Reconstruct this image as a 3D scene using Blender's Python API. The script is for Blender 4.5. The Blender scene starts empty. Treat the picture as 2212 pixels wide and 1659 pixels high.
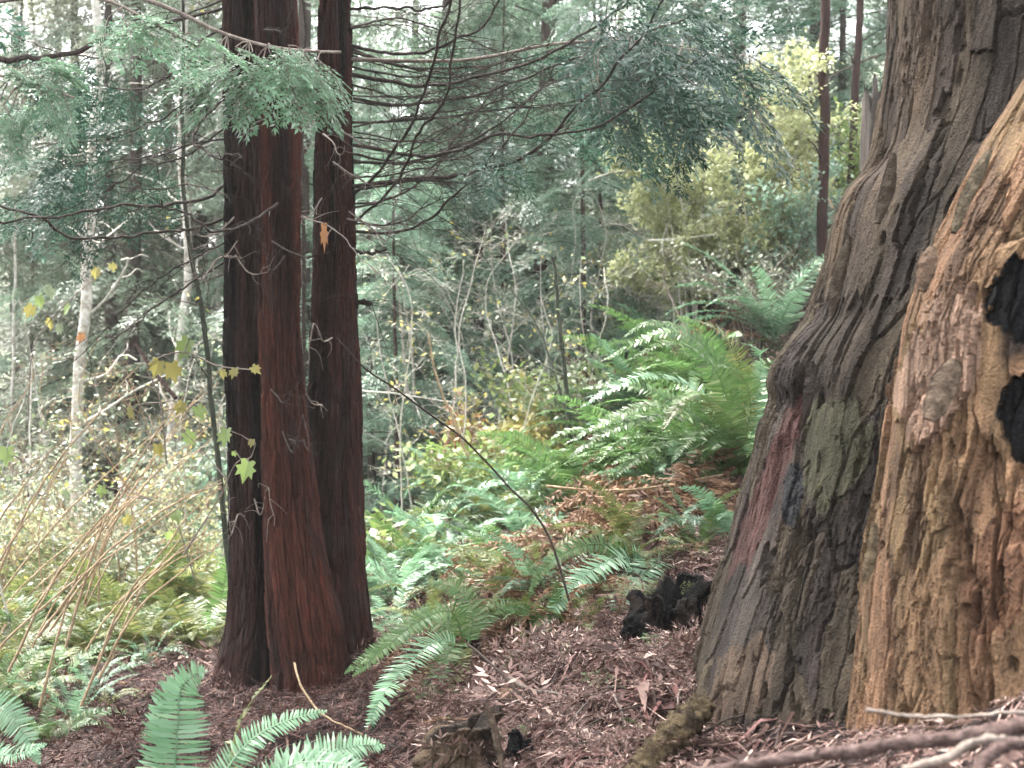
import bpy, math, random
import numpy as np
from math import pi, sin, cos, radians

# ------------------------------------------------------------------ scene
S = bpy.context.scene
COL = S.collection
F = 1024 / 36 * 50            # focal length in picture pixels
CAMZ = 1.5
s_ = 1024 / 2212


def at(px, py, d):
    return np.array([(px - 512) / F * d, d, CAMZ - (py - 384) / F * d])


def v(x, y, d):
    return at(x * s_, y * s_, d)


def rng(seed):
    return np.random.default_rng(seed)


# ------------------------------------------------------------------ noise
def _hash(ix, iy, iz, seed):
    n = (ix * 374761393 + iy * 668265263 + iz * 2147483647 + seed * 1274126177) & 0xFFFFFFFF
    n = ((n ^ (n >> 13)) * 1274126177) & 0xFFFFFFFF
    n = (n ^ (n >> 16)) & 0xFFFFFFFF
    return n.astype(np.float64) / 4294967295.0


def vnoise(p, seed=0):
    p = np.asarray(p, float)
    i = np.floor(p).astype(np.int64)
    f = p - i
    f = f * f * f * (f * (f * 6 - 15) + 10)
    r = 0
    for dx in (0, 1):
        wx = f[..., 0] if dx else 1 - f[..., 0]
        for dy in (0, 1):
            wy = f[..., 1] if dy else 1 - f[..., 1]
            for dz in (0, 1):
                wz = f[..., 2] if dz else 1 - f[..., 2]
                r = r + wx * wy * wz * _hash(i[..., 0] + dx, i[..., 1] + dy, i[..., 2] + dz, seed)
    return r                                            # 0..1


def fbm(p, oct=4, seed=0, gain=0.5):
    p = np.asarray(p, float)
    a, t, r = 1.0, 0.0, 0
    for o in range(oct):
        r = r + a * vnoise(p * 2 ** o + 17.3 * o, seed + o)
        t += a
        a *= gain
    return r / t


def voro(u, z, seed):
    """cells: a random number per cell, another, distance to the nearest border (0 at the border)"""
    i, j = np.floor(u).astype(np.int64), np.floor(z).astype(np.int64)
    f1 = np.full(u.shape, 9.0); f2 = np.full(u.shape, 9.0); ra = np.zeros(u.shape); rb = np.zeros(u.shape)
    for dx in (-1, 0, 1):
        for dy in (-1, 0, 1):
            a, b = i + dx, j + dy
            zero = np.zeros_like(a)
            d = np.hypot(a + .1 + .8 * _hash(a, b, zero, seed) - u, b + .1 + .8 * _hash(a, b, zero, seed + 1) - z)
            near = d < f1
            f2 = np.where(near, f1, np.minimum(f2, d))
            f1 = np.where(near, d, f1)
            ra = np.where(near, _hash(a, b, zero, seed + 2), ra)
            rb = np.where(near, _hash(a, b, zero, seed + 3), rb)
    return ra, rb, f2 - f1


def sstep(a, b, x):
    t = np.clip((x - a) / (b - a), 0, 1)
    return t * t * (3 - 2 * t)


def mix(a, b, t):
    return a + (b - a) * t


# ------------------------------------------------------------------ meshes (all quads)
class MB:
    def __init__(self):
        self.V, self.Q, self.C, self.n = [], [], [], 0

    def add(self, V, Q, C=None):
        V = np.asarray(V, float).reshape(-1, 3)
        Q = np.asarray(Q, np.int64).reshape(-1, 4)
        self.V.append(V)
        self.Q.append(Q + self.n)
        if C is not None:
            self.C.append(np.broadcast_to(np.asarray(C, float), (len(V), 3)))
        self.n += len(V)
        return self

    def arrays(self):
        return np.concatenate(self.V), np.concatenate(self.Q)

    def mesh(self, name, mat, smooth=True):
        V, Q = self.arrays()
        C = np.concatenate(self.C) if self.C else None
        return mk_mesh(name, V, Q, mat, C, smooth)

    def obj(self, name, mat, parent=None, smooth=True, origin=None):
        V, Q = self.arrays()
        C = np.concatenate(self.C) if self.C else None
        return link(name, mk_mesh(name, V, Q, mat, C, smooth), parent)


def mk_mesh(name, V, Q, mat, C=None, smooth=True):
    me = bpy.data.meshes.new(name)
    me.vertices.add(len(V))
    me.vertices.foreach_set('co', np.ascontiguousarray(V, np.float32).ravel())
    n = len(Q)
    me.loops.add(n * 4)
    me.loops.foreach_set('vertex_index', np.ascontiguousarray(Q, np.int32).ravel())
    me.polygons.add(n)
    me.polygons.foreach_set('loop_start', np.arange(0, n * 4, 4, dtype=np.int32))
    me.polygons.foreach_set('use_smooth', np.full(n, smooth, bool))
    if C is not None:
        ca = me.color_attributes.new('Col', 'FLOAT_COLOR', 'POINT')
        ca.data.foreach_set('color', np.concatenate([C, np.ones((len(C), 1))], 1).astype(np.float32).ravel())
    me.update(calc_edges=True)
    me.materials.append(mat)
    return me


def link(name, data, parent=None):
    o = bpy.data.objects.new(name, data)
    COL.objects.link(o)
    if parent is not None:
        o.parent = parent
        o.location = -np.array(parent.location) if data is not None and not parent.get('_local') else (0, 0, 0)
    return o


def tag(o, label=None, cat=None, group=None, kind=None):
    if label: o['label'] = label
    if cat: o['category'] = cat
    if group: o['group'] = group
    if kind: o['kind'] = kind
    return o


def thing(name, loc, label, cat, group=None):
    o = bpy.data.objects.new(name, None)
    COL.objects.link(o)
    o.location = tuple(float(c) for c in loc)
    o.empty_display_size = 0.1
    return tag(o, label, cat, group)


def copy_tree(o, parent=None):
    c = o.copy()
    COL.objects.link(c)
    c.parent = parent
    for ch in list(o.children):
        copy_tree(ch, c)
    return c


def norm(a):
    return a / np.maximum(np.linalg.norm(a, axis=-1, keepdims=True), 1e-9)


def smooth_path(P, n):
    P = np.asarray(P, float)
    k = len(P)
    if k == 2:
        t = np.linspace(0, 1, n)[:, None]
        return P[0] * (1 - t) + P[1] * t
    E = np.vstack([2 * P[0] - P[1], P, 2 * P[-1] - P[-2]])
    seg = np.linalg.norm(np.diff(P, axis=0), axis=1)
    cum = np.concatenate([[0], np.cumsum(seg)])
    u = np.linspace(0, cum[-1], n)
    i = np.clip(np.searchsorted(cum, u, 'right') - 1, 0, k - 2)
    t = ((u - cum[i]) / np.maximum(seg[i], 1e-9))[:, None]
    p0, p1, p2, p3 = E[i], E[i + 1], E[i + 2], E[i + 3]
    return 0.5 * (2 * p1 + (p2 - p0) * t + (2 * p0 - 5 * p1 + 4 * p2 - p3) * t ** 2 + (3 * p1 - p0 - 3 * p2 + p3) * t ** 3)


def tube(P, r, n=6):
    P = np.asarray(P, float)
    K = len(P)
    r = np.broadcast_to(np.asarray(r, float), (K,))
    T = norm(np.gradient(P, axis=0))
    ref = np.array([0.13, 0.21, 0.97]) if abs(T[:, 2]).mean() < 0.8 else np.array([0.95, 0.2, 0.1])
    A = norm(np.cross(T, ref))
    B = np.cross(T, A)
    th = np.arange(n) * 2 * pi / n
    V = P[:, None] + r[:, None, None] * (np.cos(th)[None, :, None] * A[:, None] + np.sin(th)[None, :, None] * B[:, None])
    i = np.arange(K - 1)[:, None] * n
    j = np.arange(n)[None]
    j2 = (j + 1) % n
    Q = np.stack([i + j, i + j2, i + n + j2, i + n + j], -1).reshape(-1, 4)
    return V.reshape(-1, 3), Q


def blades(base, d, w, L, W, bend=None):
    """kites: base point, direction, width direction, length, width"""
    n = len(base)
    L = np.broadcast_to(L, (n,))[:, None]
    W = np.broadcast_to(W, (n,))[:, None]
    a = base
    b = base + d * L * 0.42 + w * W * 0.5
    c = base + d * L
    if bend is not None: c = c + bend
    e = base + d * L * 0.42 - w * W * 0.5
    V = np.stack([a, b, c, e], 1).reshape(-1, 3)
    return V, np.arange(n * 4).reshape(-1, 4)


# ------------------------------------------------------------------ materials
def new_mat(name):
    m = bpy.data.materials.new(name)
    m.use_nodes = True
    nt = m.node_tree
    nt.nodes.clear()
    out = nt.nodes.new('ShaderNodeOutputMaterial')
    return m, nt, out


def N(nt, t, **kw):
    n = nt.nodes.new(t)
    for k, val in kw.items():
        if k.startswith('i_'):
            n.inputs[k[2:].replace('_', ' ')].default_value = val
        else:
            setattr(n, k, val)
    return n


def leaf_mat(name, a, b, c=None, trans=0.35, rough=0.45, spec=0.4, objvar=0.25):
    """leaves: colour varies leaf by leaf between a and b, a few reach c"""
    m, nt, out = new_mat(name)
    L = nt.links.new
    geo = N(nt, 'ShaderNodeNewGeometry')
    ramp = N(nt, 'ShaderNodeValToRGB')
    e = ramp.color_ramp.elements
    e[0].color = (*a, 1); e[1].color = (*b, 1)
    e[1].position = 0.85 if c else 1.0
    if c:
        x = e.new(0.95); x.color = (*c, 1)
    L(geo.outputs['Random Per Island'], ramp.inputs[0])
    oi = N(nt, 'ShaderNodeObjectInfo')
    mr = N(nt, 'ShaderNodeMapRange', i_To_Min=1 - objvar, i_To_Max=1 + objvar)
    L(oi.outputs['Random'], mr.inputs['Value'])
    tc = N(nt, 'ShaderNodeTexCoord')
    nz = N(nt, 'ShaderNodeTexNoise', i_Scale=3.0, i_Detail=3.0)
    L(tc.outputs['Object'], nz.inputs['Vector'])
    mr2 = N(nt, 'ShaderNodeMapRange', i_To_Min=0.55, i_To_Max=1.45)
    L(nz.outputs['Fac'], mr2.inputs['Value'])
    mu = N(nt, 'ShaderNodeMath', operation='MULTIPLY')
    L(mr.outputs[0], mu.inputs[0]); L(mr2.outputs[0], mu.inputs[1])
    mx = N(nt, 'ShaderNodeVectorMath', operation='SCALE')
    L(ramp.outputs[0], mx.inputs[0]); L(mu.outputs[0], mx.inputs['Scale'])
    p = N(nt, 'ShaderNodeBsdfPrincipled', i_Roughness=rough)
    p.inputs['Specular IOR Level'].default_value = spec
    L(mx.outputs[0], p.inputs['Base Color'])
    tr = N(nt, 'ShaderNodeBsdfTranslucent')
    L(mx.outputs[0], tr.inputs['Color'])
    ms = N(nt, 'ShaderNodeMixShader', i_Fac=trans)
    L(p.outputs[0], ms.inputs[1]); L(tr.outputs[0], ms.inputs[2])
    L(ms.outputs[0], out.inputs['Surface'])
    return m


def bark_mat(name, stops=None, scale=(30, 30, 3), bump=0.6, dist=0.01, rough=0.9, vcol=False, fine=140):
    """streaky wood or bark; with vcol the colour comes from the mesh's Col attribute times fine grain"""
    m, nt, out = new_mat(name)
    L = nt.links.new
    tc = N(nt, 'ShaderNodeTexCoord')
    mp = N(nt, 'ShaderNodeMapping')
    mp.inputs['Scale'].default_value = scale
    L(tc.outputs['Object'], mp.inputs['Vector'])
    nz = N(nt, 'ShaderNodeTexNoise', i_Scale=1.0, i_Detail=6.0, i_Roughness=0.65, i_Distortion=0.6)
    L(mp.outputs[0], nz.inputs['Vector'])
    fz = N(nt, 'ShaderNodeTexNoise', i_Scale=float(fine), i_Detail=4.0)
    L(tc.outputs['Object'], fz.inputs['Vector'])
    p = N(nt, 'ShaderNodeBsdfPrincipled', i_Roughness=rough)
    p.inputs['Specular IOR Level'].default_value = 0.08 if 'char' in name else 0.22
    if vcol:
        at_ = N(nt, 'ShaderNodeAttribute', attribute_name='Col')
        col = at_.outputs['Color']
    else:
        ramp = N(nt, 'ShaderNodeValToRGB')
        e = ramp.color_ramp.elements
        e[0].position, e[0].color = stops[0][0], (*stops[0][1], 1)
        e[1].position, e[1].color = stops[-1][0], (*stops[-1][1], 1)
        for q, c in stops[1:-1]:
            x = e.new(q); x.color = (*c, 1)
        L(nz.outputs['Fac'], ramp.inputs[0])
        col = ramp.outputs[0]
    mr = N(nt, 'ShaderNodeMapRange', i_To_Min=0.45 if vcol else .6, i_To_Max=1.55 if vcol else 1.4)
    mr.inputs['From Min'].default_value = 0.3; mr.inputs['From Max'].default_value = 0.7
    if vcol:
        ad = N(nt, 'ShaderNodeMath', operation='ADD')
        L(nz.outputs['Fac'], ad.inputs[0]); L(fz.outputs['Fac'], ad.inputs[1])
        hv = N(nt, 'ShaderNodeMath', operation='MULTIPLY')
        hv.inputs[1].default_value = 0.5
        L(ad.outputs[0], hv.inputs[0]); L(hv.outputs[0], mr.inputs['Value'])
    else:
        L(fz.outputs['Fac'], mr.inputs['Value'])
    mx = N(nt, 'ShaderNodeVectorMath', operation='SCALE')
    L(col, mx.inputs[0]); L(mr.outputs[0], mx.inputs['Scale'])
    L(mx.outputs[0], p.inputs['Base Color'])
    bp = N(nt, 'ShaderNodeBump', i_Strength=bump, i_Distance=dist)
    L(nz.outputs['Fac'], bp.inputs['Height'])
    b2 = N(nt, 'ShaderNodeBump', i_Strength=min(1, bump), i_Distance=dist * (0.7 if vcol else .3))
    L(fz.outputs['Fac'], b2.inputs['Height']); L(bp.outputs[0], b2.inputs['Normal'])
    L(b2.outputs[0], p.inputs['Normal'])
    L(p.outputs[0], out.inputs['Surface'])
    return m


HAZE = .0007
M = dict(
    fern_green=leaf_mat('fern_green', (.045, .100, .030), (.090, .155, .048), (.17, .20, .10), spec=.3),
    fern_bright=leaf_mat('fern_bright', (.065, .13, .038), (.12, .19, .062), (.2, .25, .12), spec=.3),
    fern_mint=leaf_mat('fern_mint', (.09, .175, .095), (.145, .25, .15), (.24, .32, .22), spec=0.4, rough=0.42),
    fern_yellow=leaf_mat('fern_yellow', (.075, .105, .030), (.155, .165, .055), (.24, .21, .09)),
    fern_brown=leaf_mat('fern_brown', (.085, .045, .025), (.17, .095, .055), (.26, .17, .10), trans=0.25, rough=.7, spec=.2),
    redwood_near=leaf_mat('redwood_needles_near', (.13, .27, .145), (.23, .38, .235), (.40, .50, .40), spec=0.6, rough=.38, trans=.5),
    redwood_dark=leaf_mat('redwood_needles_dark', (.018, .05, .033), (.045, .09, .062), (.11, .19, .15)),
    conifer_teal=leaf_mat('conifer_teal', (.095, .135, .088), (.175, .23, .16), (.33, .39, .32), trans=.5, spec=.6, rough=.36),
    conifer_grey=leaf_mat('conifer_grey', (.110, .125, .084), (.20, .215, .15), (.36, .37, .31), trans=.5, spec=.6, rough=.36),
    conifer_mint=leaf_mat('conifer_mint', (.115, .20, .130), (.20, .30, .21), (.34, .43, .35), trans=.5, spec=.6, rough=.36),
    bush_yellow=leaf_mat('bush_yellow', (.24, .26, .12), (.37, .39, .20), (.46, .48, .32), trans=.5),
    leaf_lime=leaf_mat('leaf_lime', (.12, .19, .05), (.20, .26, .085), (.30, .32, .14), trans=.45),
    leaf_gold=leaf_mat('leaf_gold', (.17, .155, .04), (.28, .25, .08), (.38, .36, .2), trans=.45),
    leaf_orange=leaf_mat('leaf_orange', (.16, .065, .025), (.26, .13, .055), (.32, .22, .12), trans=.35),
    leaf_pale=leaf_mat('leaf_pale', (.085, .115, .06), (.16, .195, .115), (.30, .33, .23), trans=.4),
    dead_twigs=bark_mat('dead_twigs', [(.3, (.10, .075, .06)), (.6, (.20, .165, .14)), (.8, (.3, .26, .22))], scale=(20, 20, 20)),
    pale_twigs=bark_mat('pale_twigs', [(.3, (.28, .26, .22)), (.6, (.5, .47, .41)), (.8, (.62, .60, .55))], scale=(20, 20, 20)),
    tan_canes=bark_mat('tan_canes', [(.3, (.17, .11, .065)), (.55, (.33, .24, .15)), (.8, (.45, .37, .25))], scale=(15, 15, 15)),
    dark_twigs=bark_mat('dark_twigs', [(.3, (.018, .013, .011)), (.55, (.045, .034, .028)), (.8, (.12, .10, .088))], scale=(25, 25, 25)),
    sapling_bark=bark_mat('sapling_bark', [(.3, (.025, .03, .022)), (.6, (.055, .06, .042)), (.8, (.10, .10, .08))], scale=(30, 30, 8)),
    red_sapling=bark_mat('red_sapling', [(.3, (.012, .006, .005)), (.6, (.034, .015, .012)), (.8, (.07, .04, .033))], scale=(40, 40, 6)),
    conifer_bark=bark_mat('conifer_bark', [(.3, (.025, .018, .015)), (.6, (.06, .043, .036)), (.8, (.11, .085, .072))], scale=(25, 25, 5)),
    alder_bark=bark_mat('alder_bark', [(.32, (.12, .10, .08)), (.45, (.32, .29, .24)), (.6, (.52, .49, .44)), (.8, (.66, .64, .6))], scale=(9, 9, 11), bump=.3),
    trunk_bark=bark_mat('trunk_bark', vcol=True, scale=(90, 90, 11), bump=.9, dist=.012, fine=170),
    stump_wood=bark_mat('stump_wood', vcol=True, scale=(70, 70, 20), bump=1.0, dist=.014, fine=130),
    char=bark_mat('charred_wood', vcol=True, scale=(40, 40, 25), bump=1.0, dist=.015, rough=.75, fine=90),
    ground=bark_mat('forest_floor', vcol=True, scale=(22, 22, 22), bump=1.0, dist=.03, fine=90),
    branch_bark=bark_mat('branch_bark', [(.3, (.035, .021, .018)), (.5, (.085, .055, .048)), (.75, (.20, .15, .135))], scale=(26, 70, 70), bump=1.0, fine=220),
    litter_red=leaf_mat('litter_red', (.020, .0085, .007), (.075, .033, .026), (.17, .105, .085), trans=.1, rough=.7, spec=.25, objvar=0),
    litter_rose=leaf_mat('litter_rose', (.036, .014, .012), (.195, .086, .075), (.42, .27, .235), trans=.1, rough=.65, spec=.3, objvar=0),
    litter_rust=leaf_mat('litter_rust', (.030, .012, .009), (.085, .034, .024), (.20, .12, .09), trans=.1, rough=.7, spec=.25, objvar=0),
    near_mint=leaf_mat('fern_near_mint', (.12, .245, .125), (.19, .33, .185), (.32, .42, .27), spec=0.6, rough=0.36, objvar=.12),
    litter_pale=leaf_mat('litter_pale', (.032, .017, .014), (.175, .104, .086), (.46, .34, .285), trans=.1, rough=.7, spec=.25, objvar=0),
)

# ------------------------------------------------------------------ ground
CP = [  # picture x, picture y, depth of points of the forest floor
    (300, 702, 8), (262, 690, 8.2), (355, 650, 8.6), (100, 765, 6.7), (80, 650, 11), (83, 583, 16), (153, 562, 17), (100, 520, 25),
    (220, 640, 10.5), (0, 600, 15), (400, 610, 10), (440, 560, 12), (450, 490, 18), (480, 455, 22), (380, 540, 15), (410, 660, 8),
    (560, 575, 9), (650, 525, 10), (740, 500, 9.5), (600, 460, 13), (700, 345, 15), (770, 300, 16), (830, 272, 14), (851, 178, 20),
    (640, 300, 22), (520, 690, 5.9), (620, 672, 5.8), (690, 615, 6.6), (560, 640, 6.8), (665, 648, 6.5), (430, 766, 5.6), (350, 766, 6.1),
    (480, 700, 6.1), (470, 650, 7.2), (540, 590, 8.2), (690, 764, 4.8), (780, 792, 4.1), (870, 764, 3.8), (1000, 738, 3.3), (1000, 778, 2.5), (600, 766, 4.6),
    (690, 500, 9), (720, 560, 7.5)]
XYZ = [at(*c) for c in CP] + [np.array(c, float) for c in [
    (0, 0, .05), (-3, 2, -.25), (2.6, 1.5, 1.0), (-1.2, 4.5, -.22), (0, 3, .1), (-6, 8, -.5), (-10, 20, -1), (4, 6, 1.4), (6, 10, 2.8), (5, 3, 1.9),
    (-12, 40, -.5), (0, 36, 1.3), (-20, 60, 4), (-5, 60, 5), (-25, 90, 10), (0, 90, 12), (12, 30, 7), (18, 50, 15), (25, 90, 24), (8, 22, 5), (14, 15, 7),
    (-25, 25, 0), (-40, 60, 6), (50, 60, 28), (-60, 110, 8), (0, 130, 10), (70, 110, 34), (-20, -5, -1), (15, -8, 4), (0, -10, 0)]]
XYZ = np.array(XYZ)
_K = np.linalg.norm(XYZ[:, None, :2] - XYZ[None, :, :2], axis=-1) + np.eye(len(XYZ)) * -0.05
_P = np.c_[np.ones(len(XYZ)), XYZ[:, :2]]
_A = np.block([[_K, _P], [_P.T, np.zeros((3, 3))]])
_W = np.linalg.solve(_A, np.r_[XYZ[:, 2], 0, 0, 0])


def hbase(x, y):
    x = np.asarray(x, float); y = np.asarray(y, float)
    q = np.stack([x.ravel(), y.ravel()], 1)
    d = np.linalg.norm(q[:, None] - XYZ[None, :, :2], axis=-1)
    d = np.sqrt(d * d + .04)
    return (d @ _W[:-3] + _W[-3] + q @ _W[-2:]).reshape(x.shape)


def h(x, y):
    x = np.asarray(x, float); y = np.asarray(y, float)
    p = np.stack([x, y, np.zeros_like(x)], -1)
    bank = .06 * np.exp(-((x + 1.15) ** 2 + (y - 8.15) ** 2) / .35) + .015 * np.exp(-((x - 1.0) ** 2 / .5 + (y - 4.4) ** 2 / .15))
    mound = np.exp(-(((x - .45) / .75) ** 2 + ((y - 5.7) / 1.3) ** 2))
    bank = bank + mound * ((fbm(p * 3.2, 3, 15) - .5) * .30 + .02)
    return hbase(x, y) + bank + (fbm(p * 1.6, 4, 5) - .5) * .22 + (fbm(p * 8, 3, 9) - .5) * .09


def grd(x, y):
    return np.array([x, y, float(h(np.array([x]), np.array([y]))[0])])


def build_ground():
    ys = np.concatenate([np.linspace(-10, 2, 16)[:-1], np.linspace(2, 13, 300)[:-1], np.linspace(13, 30, 90)[:-1], np.linspace(30, 140, 60)])
    us = np.sign(np.linspace(-1, 1, 261)) * np.abs(np.linspace(-1, 1, 261)) ** 1.25
    Y, U = np.meshgrid(ys, us, indexing='ij')
    X = U * (3.2 + .62 * np.maximum(Y, 0) + .004 * np.maximum(Y, 0) ** 2)
    Z = h(X, Y)
    p = np.stack([X, Y, Z], -1)
    n1 = fbm(p * 1.3, 4, 31)[..., None]
    n2 = fbm(p * 14, 3, 33)[..., None]
    red = np.array([.020, .009, .0075]); brown = np.array([.034, .022, .015]); purple = np.array([.026, .014, .012]); green = np.array([.045, .062, .028])
    c = mix(red, purple, sstep(.35, .65, n1))
    c = mix(c, brown, sstep(8.5, 11, Y)[..., None])
    c = mix(c, green, (sstep(9, 14, Y)[..., None] * sstep(.35, .6, n1)))
    c = mix(c, np.array([.12, .13, .085]), sstep(15, 28, Y)[..., None])
    c = c * (.2 + .9 * n2)
    a, b = Y.shape
    i = np.arange(a - 1)[:, None] * b; j = np.arange(b - 1)[None]
    Q = np.stack([i + j, i + j + 1, i + b + j + 1, i + b + j], -1).reshape(-1, 4)
    o = MB().add(p.reshape(-1, 3), Q, c.reshape(-1, 3)).obj('ground', M['ground'])
    tag(o, 'sloping forest floor covered in reddish brown needle litter', 'ground', kind='structure')


build_ground()


# ------------------------------------------------------------------ bark surfaces
def column(zs, th, cx, cy, a, b, disp, color):
    """a ring surface: zs (K), th (n), centre and half axes per ring, displacement and colour per vertex"""
    Z, T = np.meshgrid(zs, th, indexing='ij')
    P0 = np.stack([cx[:, None] + a[:, None] * np.cos(T), cy[:, None] + b[:, None] * np.sin(T), Z], -1)
    nrm = norm(np.stack([np.cos(T) / a[:, None], np.sin(T) / b[:, None], np.zeros_like(T)], -1))
    d = disp(T, Z, P0)
    P = P0 + nrm * d[..., None]
    K, n = Z.shape
    i = np.arange(K - 1)[:, None] * n; j = np.arange(n)[None]; j2 = (j + 1) % n
    Q = np.stack([i + j, i + j2, i + n + j2, i + n + j], -1).reshape(-1, 4)
    return P, Q, color(T, Z, P, d)


def proj(P):
    """picture coordinates in the 2212-wide reading of the photograph"""
    return (512 + P[..., 0] / P[..., 1] * F) / s_, (384 - (P[..., 2] - CAMZ) / P[..., 1] * F) / s_


def cap(mb, ringpts, c):
    """close the top of a ring with a shallow broken cone"""
    n = len(ringpts)
    ctr = ringpts.mean(0) - np.array([0, 0, .15])
    half = (n // 2) * 2
    V = np.vstack([ringpts, ctr[None]])
    Q = [[k, (k + 1) % n, (k + 2) % n, n] for k in range(0, half, 2)]
    mb.add(V, Q, c)


# ---- redwood clump
def redwood_trunk(root, depth, left, right, ztop, seed, c1, c2, flare=.035, b_scale=1.0):
    """left/right: lists of (x, y) in reading coordinates at the given depth"""
    L = np.array([v(x, y, depth) for x, y in left]); R = np.array([v(x, y, depth) for x, y in right])
    z00 = min(L[:, 2].min(), R[:, 2].min()) - .12
    zs = np.concatenate([np.linspace(z00, 4.2, 640), np.linspace(4.25, ztop, 60)])
    o = np.argsort(L[:, 2]); xl = np.interp(zs, L[o, 2], L[o, 0])
    o = np.argsort(R[:, 2]); xr = np.interp(zs, R[o, 2], R[o, 0])
    k = np.ones(25) / 25
    pad = lambda q: np.convolve(np.pad(q, 12, mode='edge'), k, 'valid')
    xl, xr = pad(xl), pad(xr)
    zt = v(0, 0, depth)[2]
    shrink = np.clip(1 - (zs - zt) / 30, .3, 1)
    a = (xr - xl) / 2 * np.where(zs > zt, shrink, 1)
    cx = (xl + xr) / 2
    cy = np.full_like(zs, depth) + .02 * np.sin(zs * .9 + seed)
    th = np.linspace(pi / 2, pi * 2.5, 321)[:-1]
    z0 = zs[0]

    store = {}

    def disp(T, Z, P):
        A = a.mean()
        u = (T - pi / 2) * A
        wv = .03 * (fbm(np.stack([u * 5, Z * 2.2, 0 * Z], -1), 3, seed + 30) - .5)
        big = fbm(np.stack([u * 9, Z * .7, 2 + 0 * Z], -1), 3, seed + 31) - .5
        ra, rb, e1 = voro((u + wv) * 34, Z * 2.7 + 40, seed + 1)
        qa, qb, e2 = voro((u + wv * 1.3) * 95, Z * 9 + 40, seed + 5)
        store['a'], store['b'] = ra, qa
        root_ = np.exp(-np.maximum(Z - z0 - .1, 0) / .24) * (.35 + 1.3 * vnoise(np.stack([np.cos(T) * 2.5, np.sin(T) * 2.5, Z * .5], -1), seed + 8)) * flare
        return .035 * big + .016 * (ra - .5) - .016 * (1 - sstep(0, .22, e1)) + .008 * (qa - .5) - .004 * (1 - sstep(0, .25, e2)) + root_

    def color(T, Z, P, d):
        A = a.mean()
        u = (T - pi / 2) * A
        g = fbm(np.stack([u * 14, Z * .8, 0 * Z], -1), 4, seed + 11)[..., None]
        s = vnoise(np.stack([u * 150, Z * 12, 0 * Z], -1), seed + 13)[..., None]
        c = mix(np.array(c1), np.array(c2), sstep(.25, .62, g))
        c = c * (.55 + .9 * s) * (.65 + .5 * store['a'] + .25 * store['b'])[..., None]
        gr = sstep(.55, .75, fbm(np.stack([u * 20, Z * 5, 3 + 0 * Z], -1), 4, seed + 21))[..., None]
        return mix(c, np.array([.034, .028, .025]), gr * .4)
    P, Q, C = column(zs, th, cx, cy, a, a * b_scale, disp, color)
    mb = MB().add(P.reshape(-1, 3), Q, C.reshape(-1, 3))
    cap(mb, P[-1], c1)
    mb.obj('trunk', M['trunk_bark'], root)
    return cx, cy, zs, a


CL = 8.0
tA = thing('redwood_tree', v(525, 1440, 8.35), 'redwood with dark furrowed bark, leftmost of the three fused trunks', 'tree', 'redwoods fused at the base')
redwood_trunk(tA, 8.35, [(478, -200), (480, 0), (487, 300), (489, 800), (499, 1200), (495, 1330), (470, 1470)], [(560, -200), (575, 0), (590, 300), (600, 800), (620, 1470)], 12.0, 3,
              (.008, .0045, .0038), (.031, .0142, .0112))
tB = thing('redwood_tree', v(660, 1510, 7.95), 'middle redwood with the reddest bark of the three fused trunks', 'tree', 'redwoods fused at the base')
redwood_trunk(tB, 7.95, [(545, -200), (548, 0), (556, 300), (560, 800), (566, 1100), (578, 1330), (592, 1450), (590, 1530)], [(640, -200), (642, 0), (648, 300), (648, 700), (664, 900), (690, 1120), (715, 1250), (738, 1350), (748, 1450), (755, 1530)], 13.0, 7,
              (.0145, .0050, .0036), (.055, .0165, .0100), flare=.02)
tC = thing('redwood_tree', v(735, 1400, 8.6), 'rightmost redwood of the fused clump, bearing the long sweeping bare branches', 'tree', 'redwoods fused at the base')
redwood_trunk(tC, 8.5, [(690, -200), (688, 0), (682, 300), (677, 600), (670, 800), (660, 1000), (655, 1400)], [(752, -200), (756, 0), (763, 300), (770, 600), (780, 900), (788, 1250), (800, 1420)], 12.5, 12,
              (.0095, .0041, .0034), (.038, .0133, .0096))


def rough_tube(P, rad, n, seed, amp=.36):
    V, Q = tube(P, rad, n)
    V = V.reshape(len(P), n, 3)
    out = V - P[:, None]
    th = np.arange(n) * 2 * pi / n
    k = np.arange(len(P)) * .35
    q = np.stack([np.broadcast_to(np.cos(th) * 1.6, (len(P), n)), np.broadcast_to(np.sin(th) * 1.6, (len(P), n)), np.broadcast_to(k[:, None], (len(P), n))], -1)
    f = 1 + amp * 2 * (fbm(q, 4, seed) - .5) + .7 * amp * (vnoise(q * [4, 4, 1.5], seed + 3) - .5) + .5 * amp * (vnoise(q * [2, 2, 6], seed + 5) > .72)
    return (P[:, None] + out * f[..., None]).reshape(-1, 3), Q


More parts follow.
